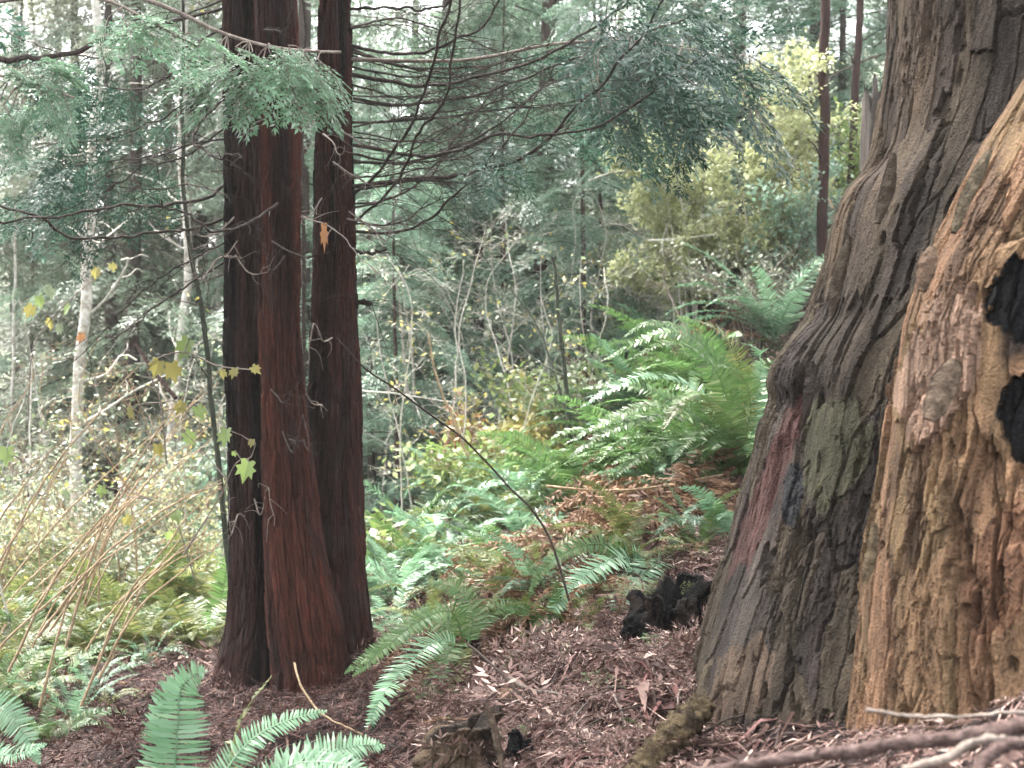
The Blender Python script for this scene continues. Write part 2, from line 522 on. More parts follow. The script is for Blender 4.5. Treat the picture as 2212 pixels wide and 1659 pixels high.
# ------------------------------------------------------------------ sprays and branches
def spray_proto(seed, nside=10, nleaf=7, leaf=.075, wid=.021, droop=.25):
    r = rng(seed)
    B, D, Wd, LL = [], [], [], []
    tw = MB()
    ax = np.linspace(0, 1, 9)
    wob = np.cumsum(r.normal(0, .02, 9))
    main = np.stack([ax, wob, -droop * ax ** 2], 1)
    tw.add(*tube(main, np.linspace(.008, .003, 9), 3))
    for k in range(nside * 2 + 1):
        t = .08 + .92 * (k / (nside * 2))
        sd = 1 if k % 2 else -1
        p = np.array([np.interp(t, ax, main[:, i]) for i in range(3)])
        L = (.1 + .42 * (1 - t) ** .8 * min(1, .35 + t * 2.2)) * r.uniform(.75, 1.2)
        an = radians(r.uniform(38, 60)) * sd if k < nside * 2 else 0
        d = np.array([cos(an), sin(an), -.12 - droop * .5 * t + r.normal(0, .08)]); d /= np.linalg.norm(d)
        m = max(3, int(nleaf * L / .4))
        u = np.linspace(.12, 1, m)
        sag = np.stack([0 * u, 0 * u, -.25 * (u * L) ** 2], 1)
        base = p + d * (u * L)[:, None] + sag
        pe = norm(np.cross(d, [0, 0, 1]))
        for q in (1, -1):
            dd = norm(d * .75 + pe * q * .7 + r.normal(0, .13, (m, 3)))
            B.append(base); D.append(dd)
            Wd.append(norm(np.cross(dd, np.array([0, 0, 1]) + r.normal(0, .35, (m, 3)))))
            LL.append(leaf * r.uniform(.7, 1.25, m))
        B.append(base[-1:]); D.append(d[None]); Wd.append(pe[None]); LL.append(np.array([leaf * 1.3]))
        tw.add(*tube(np.stack([p, p + d * L * .5, p + d * L + sag[-1]]), [.004, .003, .002], 3))
    B, D, Wd, LL = np.concatenate(B), np.concatenate(D), np.concatenate(Wd), np.concatenate(LL)
    V, Q = blades(B, D, Wd, LL, LL * wid / leaf)
    return (V, Q), tw.arrays()


SPR = [spray_proto(100 + i, 9, 6, .105, .030) for i in range(6)]
SPR_THIN = [spray_proto(140 + i, 7, 5, .115, .030, .35) for i in range(4)]
SPR_NEAR = [spray_proto(180 + i, 11, 7, .10, .031, .28) for i in range(4)]


def frame(d, up=(0, 0, 1), roll=0.0):
    x = d / np.linalg.norm(d)
    y = np.cross(up, x); ln = np.linalg.norm(y)
    y = y / ln if ln > 1e-3 else np.array([0, 1, 0])
    z = np.cross(x, y)
    if roll:
        y, z = y * cos(roll) + z * sin(roll), z * cos(roll) - y * sin(roll)
    return np.stack([x, y, z])


def put(mb, proto, pos, d, scale, roll=0.0, up=(0, 0, 1)):
    V, Q = proto
    mb.add(V * scale @ frame(np.asarray(d, float), up, roll) + pos, Q)


def side_twigs(mb, P, r, seed, step=.14, L=(.15, .5), t0=.1, rad=.0035, sub=True, droop=.3, out=None):
    rr = rng(seed)
    seg = np.r_[0, np.cumsum(np.linalg.norm(np.diff(P, axis=0), axis=1))]
    u = seg[-1] * t0
    ends = []
    k = 0
    while u < seg[-1]:
        p = np.array([np.interp(u, seg, P[:, i]) for i in range(3)])
        q = np.array([np.interp(min(u + .05, seg[-1]), seg, P[:, i]) for i in range(3)])
        t = norm((q - p) + 1e-6)
        sd = norm(np.cross(t, [0, 0, 1])) * (1 if k % 2 else -1)
        d = norm(t * rr.uniform(.5, 1.1) + sd * rr.uniform(.4, 1) + np.array([0, 0, rr.normal(-.12, .3)]))
        ln = rr.uniform(*L) * (1 - .35 * u / seg[-1])
        pts = smooth_path([p, p + d * ln * .5 + rr.normal(0, .02, 3), p + d * ln + np.array([0, 0, -droop * ln * .5])], 5)
        mb.add(*tube(pts, np.linspace(rad, rad * .4, 5), 4))
        ends.append((pts[-1], norm(pts[-1] - pts[-2]), ln))
        if sub and ln > .2:
            for z in range(rr.integers(1, 4)):
                b = pts[rr.integers(1, 4)]
                d2 = norm(d + rr.normal(0, .5, 3))
                mb.add(*tube(np.stack([b, b + d2 * ln * .25, b + d2 * ln * .5 - [0, 0, .02]]), [rad * .5, rad * .4, rad * .3], 3))
        u += step * rr.uniform(.6, 1.5)
        k += 1
    return ends


def wobble(P, amp, seed):
    n = np.stack([fbm(np.stack([np.arange(len(P)) * .35, np.full(len(P), i * 7.7), np.full(len(P), seed * 3.1)], -1), 2, seed) for i in range(3)], 1) - .5
    return P + n * amp * np.linspace(.2, 1, len(P))[:, None]


def redwood_branch(root, pts, r0, r1, seed, foliage=None, tw=dict(), fol_t=.45, fol_scale=(.3, .5), label=None, every=1):
    """pts: (x, y, depth) along the branch, in reading coordinates"""
    r0 *= .8; r1 *= .8
    P = wobble(smooth_path([v(*p) for p in pts], 40), .08, seed)
    mb = MB().add(*rough_tube(P, np.linspace(r0, r1, 40), 7, seed, .2))
    ends = side_twigs(mb, P, r0, seed, **tw)
    b = mb.obj('branch', M['dark_twigs'], root)
    if label: b['label'] = label
    if foliage:
        fm = MB(); rr = rng(seed + 500)
        n = len(ends)
        for k, (p, d, ln) in enumerate(ends):
            if k / max(n, 1) < fol_t or k % every: continue
            put(fm, SPR[rr.integers(0, 6)][0], p - d * ln * .4, d + np.array([0, 0, -.15]), rr.uniform(*fol_scale), rr.normal(0, .4))
        put(fm, SPR[0][0], P[-2], P[-1] - P[-3], fol_scale[1], 0)
        if fm.n: 
            f = fm.obj('foliage', M[foliage], b)
            f.location = (0, 0, 0)
    return b


# long sweeping branches to the right of the clump
RB = [
    ([(762, 402, 8.5), (900, 386, 8.4), (1010, 375, 8.2), (1130, 340, 8.0), (1205, 280, 7.9), (1290, 190, 7.7), (1370, 90, 7.5), (1450, -30, 7.3)], .017, .007, 'redwood_dark', .72),
    ([(763, 312, 8.5), (900, 338, 8.3), (985, 326, 8.1), (1070, 292, 7.9), (1150, 296, 7.8), (1290, 270, 7.6), (1420, 190, 7.5), (1530, 110, 7.4)], .014, .006, 'redwood_dark', .6),
    ([(763, 350, 8.5), (850, 352, 8.6), (950, 330, 8.8), (1060, 285, 9.0), (1160, 200, 9.2), (1290, 120, 9.4), (1440, 40, 9.6)], .012, .005, 'redwood_dark', .7),
    ([(762, 212, 8.5), (860, 226, 8.6), (960, 215, 8.7), (1080, 190, 8.8), (1200, 140, 8.9), (1340, 95, 9.0), (1500, 30, 9.0)], .013, .006, 'redwood_dark', .62),
    ([(760, 160, 8.5), (880, 182, 8.3), (1000, 176, 8.1), (1100, 150, 7.9), (1200, 110, 7.7), (1310, 40, 7.6), (1380, -30, 7.5)], .016, .007, 'redwood_dark', .75),
    ([(758, 98, 8.5), (870, 118, 8.3), (960, 96, 8.1), (1040, 60, 7.9), (1090, -20, 7.8)], .014, .007, None, 1),
    ([(758, 112, 8.5), (860, 140, 8.7), (960, 148, 8.9), (1080, 135, 9.1), (1230, 100, 9.3), (1390, 60, 9.6)], .011, .005, 'redwood_dark', .7),
    ([(768, 500, 8.5), (860, 500, 8.4), (930, 470, 8.2), (1000, 410, 8.0), (1050, 350, 7.9), (1120, 270, 7.8), (1200, 150, 7.7)], .012, .004, None, 1),
    ([(770, 545, 8.5), (800, 548, 8.4), (830, 540, 8.35)], .012, .008, None, 1),
    ([(770, 655, 8.5), (790, 652, 8.4), (805, 660, 8.3)], .014, .010, None, 1),
    ([(766, 440, 8.5), (840, 430, 8.7), (930, 380, 8.9), (980, 300, 9.0), (1060, 200, 9.1), (1130, 90, 9.2)], .009, .004, None, 1),
    ([(764, 420, 8.45), (820, 370, 8.0), (880, 280, 7.6), (925, 180, 7.3), (955, 70, 7.1), (975, -20, 7.0)], .011, .009, None, 1),
    ([(768, 480, 8.45), (840, 415, 8.1), (880, 350, 7.8), (900, 290, 7.6), (960, 200, 7.3), (985, 60, 7.1), (995, -20, 7.0)], .010, .008, None, 1),
    ([(762, 265, 8.5), (850, 262, 8.7), (960, 250, 8.9), (1080, 235, 9.1), (1200, 225, 9.3), (1330, 190, 9.6), (1440, 170, 9.9)], .011, .005, 'redwood_dark', .6),
    ([(756, 20, 8.5), (850, 15, 8.3), (930, 20, 8.2), (1010, -20, 8.1)], .012, .007, None, 1),
    ([(755, 60, 8.5), (860, 40, 8.9), (960, 70, 9.1), (1080, 110, 9.4), (1220, 160, 9.7)], .009, .004, None, 1),
]
for i, (pts, r0, r1, fol, ft) in enumerate(RB):
    redwood_branch(tC, pts, r0, r1, 900 + i, fol, dict(step=.066, L=(.12, .6), rad=.0027, droop=.6), ft, (.3, .5))

rr = rng(4711)
for i in range(16):
    src = RB[[0, 1, 2, 3, 4, 6, 7, 10, 13, 15][i % 10]][0]
    dy, dd, ln = rr.uniform(-70, 75), rr.uniform(-.6, .9), rr.uniform(.45, .85)
    m = max(3, int(len(src) * ln))
    pts = [(x, y + dy * min(1, .35 + k * .25) + rr.normal(0, 8), d + dd * k / len(src)) for k, (x, y, d) in enumerate(src[:m])]
    redwood_branch(tC, pts, rr.uniform(.006, .010), .003, 1500 + i, 'redwood_dark' if i % 3 == 0 else None, dict(step=.12, L=(.12, .45), rad=.003), .7, (.25, .4))

# branches to the left
LB = [
    (tA, [(480, 18, 8.35), (400, 40, 8.0), (290, 68, 7.6), (200, 98, 7.3), (110, 118, 7.1), (-20, 130, 6.9)], .011, .018, None),
    (tA, [(492, 395, 8.35), (440, 430, 8.1), (330, 443, 7.9), (200, 452, 7.6), (100, 468, 7.4), (-20, 472, 7.3)], .013, .007, None),
    (tB, [(600, 440, 7.8), (540, 480, 7.6), (480, 502, 7.4), (440, 486, 7.3), (400, 468, 7.3), (345, 430, 7.2)], .011, .006, None),
    (tA, [(488, 470, 8.35), (420, 492, 8.2), (330, 503, 8.0), (230, 512, 7.8), (150, 505, 7.6), (60, 465, 7.4), (-20, 425, 7.3)], .011, .008, None),
    (tA, [(488, 275, 8.35), (400, 335, 8.5), (300, 365, 8.6), (200, 430, 8.7), (100, 470, 8.8)], .008, .004, 'redwood_dark'),
    (tA, [(490, 300, 8.35), (420, 310, 8.5), (330, 340, 8.7), (240, 350, 8.9), (140, 360, 9.2)], .008, .004, 'redwood_dark'),
    (tA, [(490, 565, 8.35), (400, 620, 8.2), (300, 690, 8.0), (230, 740, 7.9)], .009, .004, None),
    (tA, [(492, 520, 8.35), (420, 560, 8.6), (330, 610, 8.8), (260, 680, 9.0), (180, 760, 9.2)], .008, .003, None),
    (tA, [(490, 200, 8.35), (430, 270, 8.2), (420, 300, 8.1), (450, 330, 8.0), (520, 340, 7.8)], .010, .006, None),
    (tA, [(484, 120, 8.35), (400, 150, 8.6), (300, 190, 8.9), (180, 190, 9.3), (60, 230, 9.6)], .009, .004, 'redwood_dark'),
    (tA, [(484, 60, 8.35), (380, 110, 8.6), (260, 130, 8.9), (120, 110, 9.2), (0, 60, 9.6)], .009, .004, 'redwood_dark'),
    (tA, [(484, 160, 8.35), (400, 220, 8.7), (330, 265, 9.0), (220, 300, 9.4), (90, 320, 9.8)], .008, .004, 'redwood_dark'),
    (tA, [(492, 420, 8.35), (400, 400, 8.7), (300, 410, 9.0), (180, 400, 9.4), (60, 420, 9.8)], .007, .003, 'redwood_dark'),
    (tA, [(480, 0, 8.35), (350, 60, 8.9), (345, 100, 8.0), (360, 150, 7.7), (362, 200, 7.6)], .008, .005, None),
]
for i, (root, pts, r0, r1, fol) in enumerate(LB):
    redwood_branch(root, pts, r0, r1, 950 + i, fol, dict(step=.095, L=(.1, .42), rad=.0032), .3, (.26, .42))

# thin dead twigs hanging across the front of the trunks
rr = rng(77)
for i in range(26):
    root, (xa, xb), d = [(tB, (570, 640), 7.74), (tC, (690, 755), 8.33), (tA, (500, 560), 8.1)][i % 3]
    x0, y0 = rr.uniform(xa, xb), rr.uniform(10, 640) if i % 4 else rr.uniform(700, 1150)
    sgn = rr.choice([-1, 1])
    ln = rr.uniform(40, 150) if y0 < 600 else rr.uniform(25, 80)
    pts = [(x0, y0, d), (x0 + sgn * ln * .4, y0 + rr.uniform(-10, 45), d - .12), (x0 + sgn * ln * .8, y0 + rr.uniform(-40, 60), d - .25), (x0 + sgn * ln, y0 + rr.uniform(-90, 60), d - .35)]
    P = wobble(smooth_path([v(*p) for p in pts], 16), .05, i)
    mb = MB().add(*tube(P, np.linspace(.006, .002, 16), 4))
    side_twigs(mb, P, .004, 300 + i, step=.07, L=(.06, .22), rad=.0022, sub=False)
    b = mb.obj('dead_branch', M['dead_twigs'] if i % 3 else M['dark_twigs'], root)


# bright nearer sprays hanging in front of the trunks: low boughs of a redwood whose trunk stands left of the frame
def near_bough(root, pts, r, seed, spr, mat, scale):
    P = wobble(smooth_path([v(*p) for p in pts], 30), .03, seed)
    mb = MB().add(*tube(P, np.linspace(r, r * .35, 30), 5))
    fm = MB()
    for (x, y, d, dx, dy, dz, sc, roll) in spr:
        p = v(x, y, d)
        put(fm, SPR_NEAR[(seed + int(x)) % 4][0], p, (dx, dz, dy), sc * scale, roll)
        mb.add(*[a * 1 if k else (a * sc * scale @ frame(np.array([dx, dz, dy], float), (0, 0, 1), roll) + p) for k, a in enumerate(SPR_NEAR[(seed + int(x)) % 4][1])])
        j = np.argmin(np.linalg.norm(P - p, axis=1))
        mb.add(*tube(np.stack([P[j], (P[j] + p) / 2 + [0, 0, .01], p]), [.004, .003, .003], 4))
    b = mb.obj('branch', M['dead_twigs'], root)
    f = fm.obj('foliage', M[mat], b)
    f.location = (0, 0, 0)


tN = thing('redwood_tree', v(-420, 1700, 6.6), 'redwood standing off to the left, seen only by its bright low boughs', 'tree')
zz = np.linspace(-.4, 7, 60)
bx = v(-420, 1700, 6.6)
mb = MB().add(*tube(np.stack([np.full(60, bx[0]), np.full(60, bx[1]), zz], 1), np.interp(zz, [-.4, 0, 7], [.2, .15, .1]), 16))
mb.obj('trunk', M['red_sapling'], tN)
r1 = rng(5)
sp = []
for k in range(15):                     # fan in front of the clump
    t = k / 16
    x = mix(480, 715, t); y = 120 + 20 * abs(t - .5) + r1.uniform(-14, 14)
    sp.append((x, y, 6.5 - .1 * r1.uniform(0, 1), (t - .5) * 1.7 + r1.normal(0, .12), -.5 + .2 * abs(t - .5) + r1.normal(0, .1), -.3, r1.uniform(.75, 1.1), r1.normal(0, .25)))
for k in range(6):
    x = mix(470, 660, k / 5)
    sp.append((x, 105 + r1.uniform(-10, 10), 6.4, r1.uniform(-.9, .9), -.3, -.35, .6, r1.normal(0, .3)))
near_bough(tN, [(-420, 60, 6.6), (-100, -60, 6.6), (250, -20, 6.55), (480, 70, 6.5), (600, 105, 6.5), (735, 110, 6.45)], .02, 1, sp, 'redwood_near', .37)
sp = []
for k in range(10):
    t = k / 9
    sp.append((mix(235, 440, t), mix(30, 85, t ** 1.6) + r1.uniform(-10, 10), 6.0, r1.uniform(-.2, .9), -.28 + r1.normal(0, .12), -.3, r1.uniform(.6, .95), r1.normal(0, .3)))
near_bough(tN, [(-420, 200, 6.6), (-100, 30, 6.3), (150, -10, 6.1), (300, 30, 6.0), (430, 100, 6.0)], .015, 2, sp, 'redwood_near', .31)
sp = []
for k in range(9):
    t = k / 8
    sp.append((mix(-20, 130, t), mix(138, 150, t) + r1.uniform(-10, 10), 5.8, r1.uniform(.1, .9), -.2 + r1.normal(0, .1), -.2, r1.uniform(.6, .9), r1.normal(0, .3)))
for k in range(10):
    t = k / 9
    sp.append((mix(-30, 140, t), mix(240, 205, t) + r1.uniform(-8, 8), 5.7, r1.uniform(-.6, .6), -.6 + r1.normal(0, .1), -.2, r1.uniform(.5, .8), r1.normal(0, .3)))
near_bough(tN, [(-420, 330, 6.6), (-150, 190, 6.2), (-20, 165, 5.8), (80, 180, 5.75), (160, 215, 5.7)], .015, 3, sp, 'redwood_near', .31)

# dark flat sprays at upper right, borne on the long branches
sp = []
for k in range(24):
    t = r1.uniform(0, 1)
    x = mix(1290, 1620, t); y = mix(110, 90, t) + r1.uniform(-70, 110) * (1 - .2 * t)
    sp.append((x, y, 8.2 + r1.uniform(-.4, .4), r1.uniform(-.2, 1), -.55 + r1.normal(0, .15), r1.uniform(-.5, .3), r1.uniform(.6, 1.1), r1.normal(0, .4)))
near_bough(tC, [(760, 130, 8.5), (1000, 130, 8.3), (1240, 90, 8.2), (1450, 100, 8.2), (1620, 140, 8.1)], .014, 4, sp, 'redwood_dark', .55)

# ------------------------------------------------------------------ the big stump
stump = thing('redwood_stump', grd(1.5, 4.7), 'huge weathered old redwood stump with peeling bark filling the right side', 'stump')

WL = [(1946, -260), (1940, 0), (1935, 70), (1918, 200), (1902, 310), (1880, 360), (1832, 405), (1803, 480), (1792, 560), (1772, 620), (1754, 690), (1712, 738), (1676, 785), (1666, 825), (1682, 862), (1655, 925),
      (1642, 1000), (1622, 1060), (1584, 1200), (1545, 1320), (1505, 1440), (1492, 1530), (1478, 1590), (1430, 1700), (1380, 1800)]
BL = [(2420, -260), (2330, 0), (2225, 165), (2135, 300), (2072, 420), (2015, 530), (1988, 580), (1952, 700), (1937, 850), (1917, 1000), (1902, 1100), (1877, 1250), (1862, 1450), (1842, 1640), (1820, 1760)]
DW, DB = 5.2, 4.25


def left_edge(pts, depth, zs):
    W = np.array([v(x, y, depth) for x, y in pts]); o = np.argsort(W[:, 2])
    return np.interp(zs, W[o, 2], W[o, 0])


def region(px, py, poly_c, rx, ry, P, seed, lean=0.0, amp=.5, fr=5):
    """1 inside an irregular blob of the surface, 0 outside"""
    q = np.hypot((px - poly_c[0] + lean * (py - poly_c[1])) / rx, (py - poly_c[1]) / ry)
    return q + amp * (fbm(P * np.array([fr * 2.2, fr * 2.2, fr * .8]), 5, seed) - .5) * 2 + .35 * (vnoise(P * np.array([45, 45, 8]), seed + 1) - .5) < 1


def wood_disp(seed, A, plate, store, sa=9, sb=27):
    def f(T, Z, P):
        # the grain runs along the surface's own up direction
        u = T * A
        z = Z + 20
        n2 = lambda a_, b_, c_, o, sd: fbm(np.stack([u * a_, z * b_, 0 * z + c_], -1), o, sd)
        wu = .034 * (n2(9, 3.5, 1, 4, seed + 40) - .5) + .018 * (n2(40, 16, 2, 3, seed + 41) - .5)
        wz = .16 * (n2(8, 4, 3, 4, seed + 42) - .5) + .05 * (n2(38, 16, 4, 3, seed + 43) - .5)
        ra, rb, e1 = voro((u + wu) * sa, (z + wz) * sa * .25, seed)
        qa, qb, e2 = voro((u + wu * 1.4) * sb, (z + wz) * sb * .24, seed + 50)
        ta, tb, e3 = voro((u + wu) * sb * 3, (z + wz) * sb * .9, seed + 60)
        store.update(a=ra, b=qa, c=ta, ra2=rb)
        big = n2(2.2, 1.0, 5, 3, seed) - .5
        rough = sstep(.42, .62, n2(4, 2.2, 6, 3, seed + 7))
        pit = sstep(.66, .74, n2(26, 9, 7, 3, seed + 5)) * sstep(.45, .6, n2(5, 2.5, 8, 2, seed + 9))
        cr = 1 - sstep(.0, .035, np.abs(n2(7, 1.1, 9, 4, seed + 8) - .5))
        return (.05 * big + plate * (ra - .6) + plate * .42 * (qa - .5) * (.15 + rough) + .006 * (ta - .5) * (.3 + rough) - .012 * (1 - sstep(0, .10, e1)) * (rb > .4)
                - .006 * (1 - sstep(0, .16, e2)) * (qb > .5) * (.2 + rough) - .026 * pit - .032 * cr * sstep(.42, .55, n2(3, 1.5, 10, 2, seed + 11)) + .010 * (n2(30, 12, 11, 4, seed + 12) - .5))
    return f


def largest(mask):
    """keep only the largest connected piece of a mask over the surface grid"""
    lab = np.where(mask, np.arange(mask.size).reshape(mask.shape) + 1, 0)
    while True:
        q = np.pad(lab, 1)
        new = np.where(mask, np.maximum.reduce([lab, q[:-2, 1:-1], q[2:, 1:-1], q[1:-1, :-2], q[1:-1, 2:]]), 0)
        new = np.where(mask, np.maximum(new, new.ravel()[np.maximum(new - 1, 0)]), 0)
        if (new == lab).all(): break
        lab = new
    ids, cnt = np.unique(lab[lab > 0], return_counts=True)
    return lab == ids[cnt.argmax()] if len(ids) else mask


def split_parts(mb_name, P, Q, C, masks, mats, parent, base_mat):
    """divide one surface into the part itself and patches of another look, each its own mesh"""
    V = P.reshape(-1, 3); Cc = C.reshape(-1, 3)
    left = np.ones(len(Q), bool)
    res = {}
    for name, m in masks:
        f = m.reshape(-1)[Q].sum(1) >= 2
        f &= left
        left &= ~f
        res.setdefault(name, []).append(f)
    def emit(nm, sel, mat, par):
        q = Q[sel]
        if not len(q): return None
        ids, inv = np.unique(q, return_inverse=True)
        return MB().add(V[ids], inv.reshape(-1, 4), Cc[ids]).obj(nm, mat, par, smooth=False)
    base = emit(mb_name, left, base_mat, parent)
    for nm, fs in res.items():
        for f in fs:
            o = emit(nm, f, mats.get(nm, base_mat), base)
            if o: o.location = (0, 0, 0)
    return base


def build_stump():
    # back wall
    zs = np.concatenate([np.linspace(-.25, 2.75, 860), np.linspace(2.77, 3.5, 40)])
    th = np.concatenate([np.linspace(pi * .82, pi * 1.72, 620)[:-1], np.linspace(pi * 1.72, pi * 2.82, 60)[:-1]])
    xl = left_edge(WL, DW, zs)
    a = np.interp(zs, [-.3, .4, 1.6, 3.5], [1.35, 1.22, 1.0, .92]); b = a * .86
    cy = np.full_like(zs, DW + .04)
    k61 = np.ones(141) / 141
    xls = np.convolve(np.pad(xl, 70, mode='edge'), k61, 'valid')
    res = np.convolve(np.pad(xl - xls, 7, mode='edge'), np.ones(15) / 15, 'valid') * 1.05
    cx = xls + a
    SW = {}
    dsp0 = wood_disp(21, 1.1, .024, SW)

    def dsp(T, Z, P):
        d = dsp0(T, Z, P)
        px, py = proj(P)
        d = d + .012 * region(px, py, (1800, 960), 85, 130, P, 61, .12)
        d = d - res[:, None] * np.exp(-((T - pi * 1.03) / .40) ** 2)
        return d

    def colr(T, Z, P, d):
        px, py = proj(P)
        u = T * 1.1
        g = fbm(np.stack([u * 5, Z * 1.6, 0 * Z], -1), 4, 71)[..., None]
        st = fbm(np.stack([u * 34, Z * 3.2, 0 * Z], -1), 3, 72)[..., None]
        dark = np.array([0.0148, 0.0108, 0.0090]); olive = np.array([0.0431, 0.0326, 0.0207]); grey = np.array([0.0431, 0.0350, 0.0291]); tan = np.array([0.0780, 0.0519, 0.0305])
        c = mix(dark, grey, sstep(.3, .6, g))
        ol = fbm(np.stack([u * 3, Z * 1.0, 3 + 0 * Z], -1), 3, 73)[..., None]
        c = mix(c, olive, sstep(.4, .6, ol) * .8)
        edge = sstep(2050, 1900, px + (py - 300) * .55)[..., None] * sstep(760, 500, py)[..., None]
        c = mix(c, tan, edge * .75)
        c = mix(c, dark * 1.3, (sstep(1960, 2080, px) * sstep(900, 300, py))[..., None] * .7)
        c = mix(c, dark * .95, sstep(.5, .62, fbm(np.stack([u * 9, Z * 2.4, 8 + 0 * Z], -1), 4, 74))[..., None] * .65)
        v3 = (.62 + .45 * SW['a'] + .3 * SW['b'] + .2 * SW['c'])[..., None]
        c = mix(c, olive * 1.6, (sstep(.6, .8, SW['ra2']) * .55)[..., None])
        c = mix(c, np.array([.038, .028, .024]), (sstep(.45, .2, SW['ra2']) * .5)[..., None])
        return c * (.45 + 1.1 * st) * v3
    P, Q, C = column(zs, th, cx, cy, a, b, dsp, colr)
    px, py = proj(P)
    lich = region(px, py, (1805, 955), 75, 125, P, 61, .12, .4)
    redb = region(px, py, (1655, 1060), 26, 215, P, 62, .36, .5, 4)
    pale = region(px, py, (1605, 1465), 66, 88, P, 63, .25, .45)
    charw = region(px, py, (1712, 1060), 24, 70, P, 64, .12, .5)
    lich, redb, pale, charw = [largest(q) for q in (lich, redb, pale, charw)]
    redb &= ~lich; charw &= ~(lich | redb)
    st = (.55 + .9 * fbm(P * np.array([40, 40, 5]), 3, 75))[..., None] * (.6 + .4 * SW['a'] + .4 * SW['b'])[..., None]
    C = np.where(lich[..., None], np.array([0.0446, 0.0416, 0.0238]) * st, C)
    C = np.where(redb[..., None], np.array([.050, .0245, .0205]) * st * 1.1, C)
    C = np.where(pale[..., None], np.array([0.0780, 0.0535, 0.0372]) * st, C)
    C = np.where(charw[..., None], np.array([0.0178, 0.0178, 0.0187]) * st, C)
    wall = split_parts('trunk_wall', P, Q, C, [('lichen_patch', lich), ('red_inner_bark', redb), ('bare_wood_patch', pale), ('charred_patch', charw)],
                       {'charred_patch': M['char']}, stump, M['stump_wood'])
    wall['label'] = 'dark weathered wall of the stump'
    mb = MB(); cap(mb, P[-1], (.1, .08, .06)); mb.obj('broken_top', M['stump_wood'], stump)

    # front buttress
    zs = np.concatenate([np.linspace(.2, 2.55, 760), np.linspace(2.57, 3.3, 40)])
    th = np.concatenate([np.linspace(pi * .86, pi * 1.72, 520)[:-1], np.linspace(pi * 1.72, pi * 2.86, 50)[:-1]])
    xl = left_edge(BL, DB, zs)
    a = np.interp(zs, [.2, .8, 1.6, 3.3], [.85, .72, .62, .55]); b = a * .95
    cx = xl + a; cy = np.full_like(zs, DB)
    SB = {}
    dspb0 = wood_disp(33, .7, .022, SB, 8, 26)

    def dspb(T, Z, P):
        d = dspb0(T, Z, P)
        px, py = proj(P)
        d = d + .022 * region(px, py, (2045, 760), 75, 190, P, 81, .28, .5)
        d = d - .02 * region(px, py, (2256, 640), 84, 100, P, 82, .1, 1.1, 5) - .02 * region(px, py, (2252, 945), 72, 98, P, 83, -.05, 1.1, 5)
        return d

    def colb(T, Z, P, d):
        px, py = proj(P)
        u = T * .7
        g = fbm(np.stack([u * 4, Z * 1.6, 0 * Z], -1), 4, 91)[..., None]
        st = fbm(np.stack([u * 30, Z * 3.6, 0 * Z], -1), 3, 92)[..., None]
        tan = np.array([0.1470, 0.0980, 0.0608]); org = np.array([.165, .102, .066]); olive = np.array([0.1030, 0.0764, 0.0430]); brown = np.array([0.0490, 0.0304, 0.0216])
        c = mix(tan, org, sstep(.42, .62, g))
        ol = fbm(np.stack([u * 3.5, Z * 1.2, 5 + 0 * Z], -1), 3, 93)[..., None]
        c = mix(c, olive, sstep(.45, .6, ol) * .8)
        c = mix(c, olive, sstep(560, 250, py)[..., None] * .7)
        br = fbm(np.stack([u * 11, Z * 2.6, 2 + 0 * Z], -1), 4, 94)[..., None]
        c = mix(c, brown, sstep(.5, .6, br) * .7)
        v3 = (.62 + .45 * SB['a'] + .3 * SB['b'] + .2 * SB['c'])[..., None]
        c = mix(c, org * 1.25, (sstep(.6, .8, SB['ra2']) * .6)[..., None])
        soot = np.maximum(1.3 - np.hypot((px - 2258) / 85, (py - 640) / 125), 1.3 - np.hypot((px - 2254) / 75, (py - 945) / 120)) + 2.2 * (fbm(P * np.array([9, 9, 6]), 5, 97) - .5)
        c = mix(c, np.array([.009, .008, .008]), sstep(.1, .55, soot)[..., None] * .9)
        return c * np.array([1.12, 1.0, .88]) * (.36 + .95 * st) * v3
    P, Q, C = column(zs, th, cx, cy, a, b, dspb, colb)
    px, py = proj(P)
    plate = region(px, py, (2045, 760), 75, 190, P, 81, .28, .5)
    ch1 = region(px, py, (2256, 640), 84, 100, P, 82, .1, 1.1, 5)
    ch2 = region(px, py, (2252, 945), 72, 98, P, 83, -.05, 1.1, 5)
    rot = region(px, py, (2165, 1235), 75, 150, P, 84, .1, .5)
    plate, ch1, ch2, rot = [largest(q) for q in (plate, ch1, ch2, rot)]
    st = (.55 + .9 * fbm(P * np.array([40, 40, 7]), 3, 95))[..., None] * (.6 + .4 * SB['a'] + .4 * SB['b'])[..., None]
    C = np.where(plate[..., None], np.array([0.1814, 0.1156, 0.0805]) * st * 1.05, C)
    C = np.where(rot[..., None], np.array([0.1421, 0.0735, 0.0421]) * st, C)
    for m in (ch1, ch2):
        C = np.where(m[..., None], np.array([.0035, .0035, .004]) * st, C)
    bt = split_parts('buttress', P, Q, C, [('charred_hollow', ch1), ('charred_hollow', ch2), ('peeling_bark_plate', plate), ('rotten_wood_patch', rot)],
                     {'charred_hollow': M['char']}, stump, M['stump_wood'])
    bt['label'] = 'pale tan buttress leaning against the stump'


build_stump()


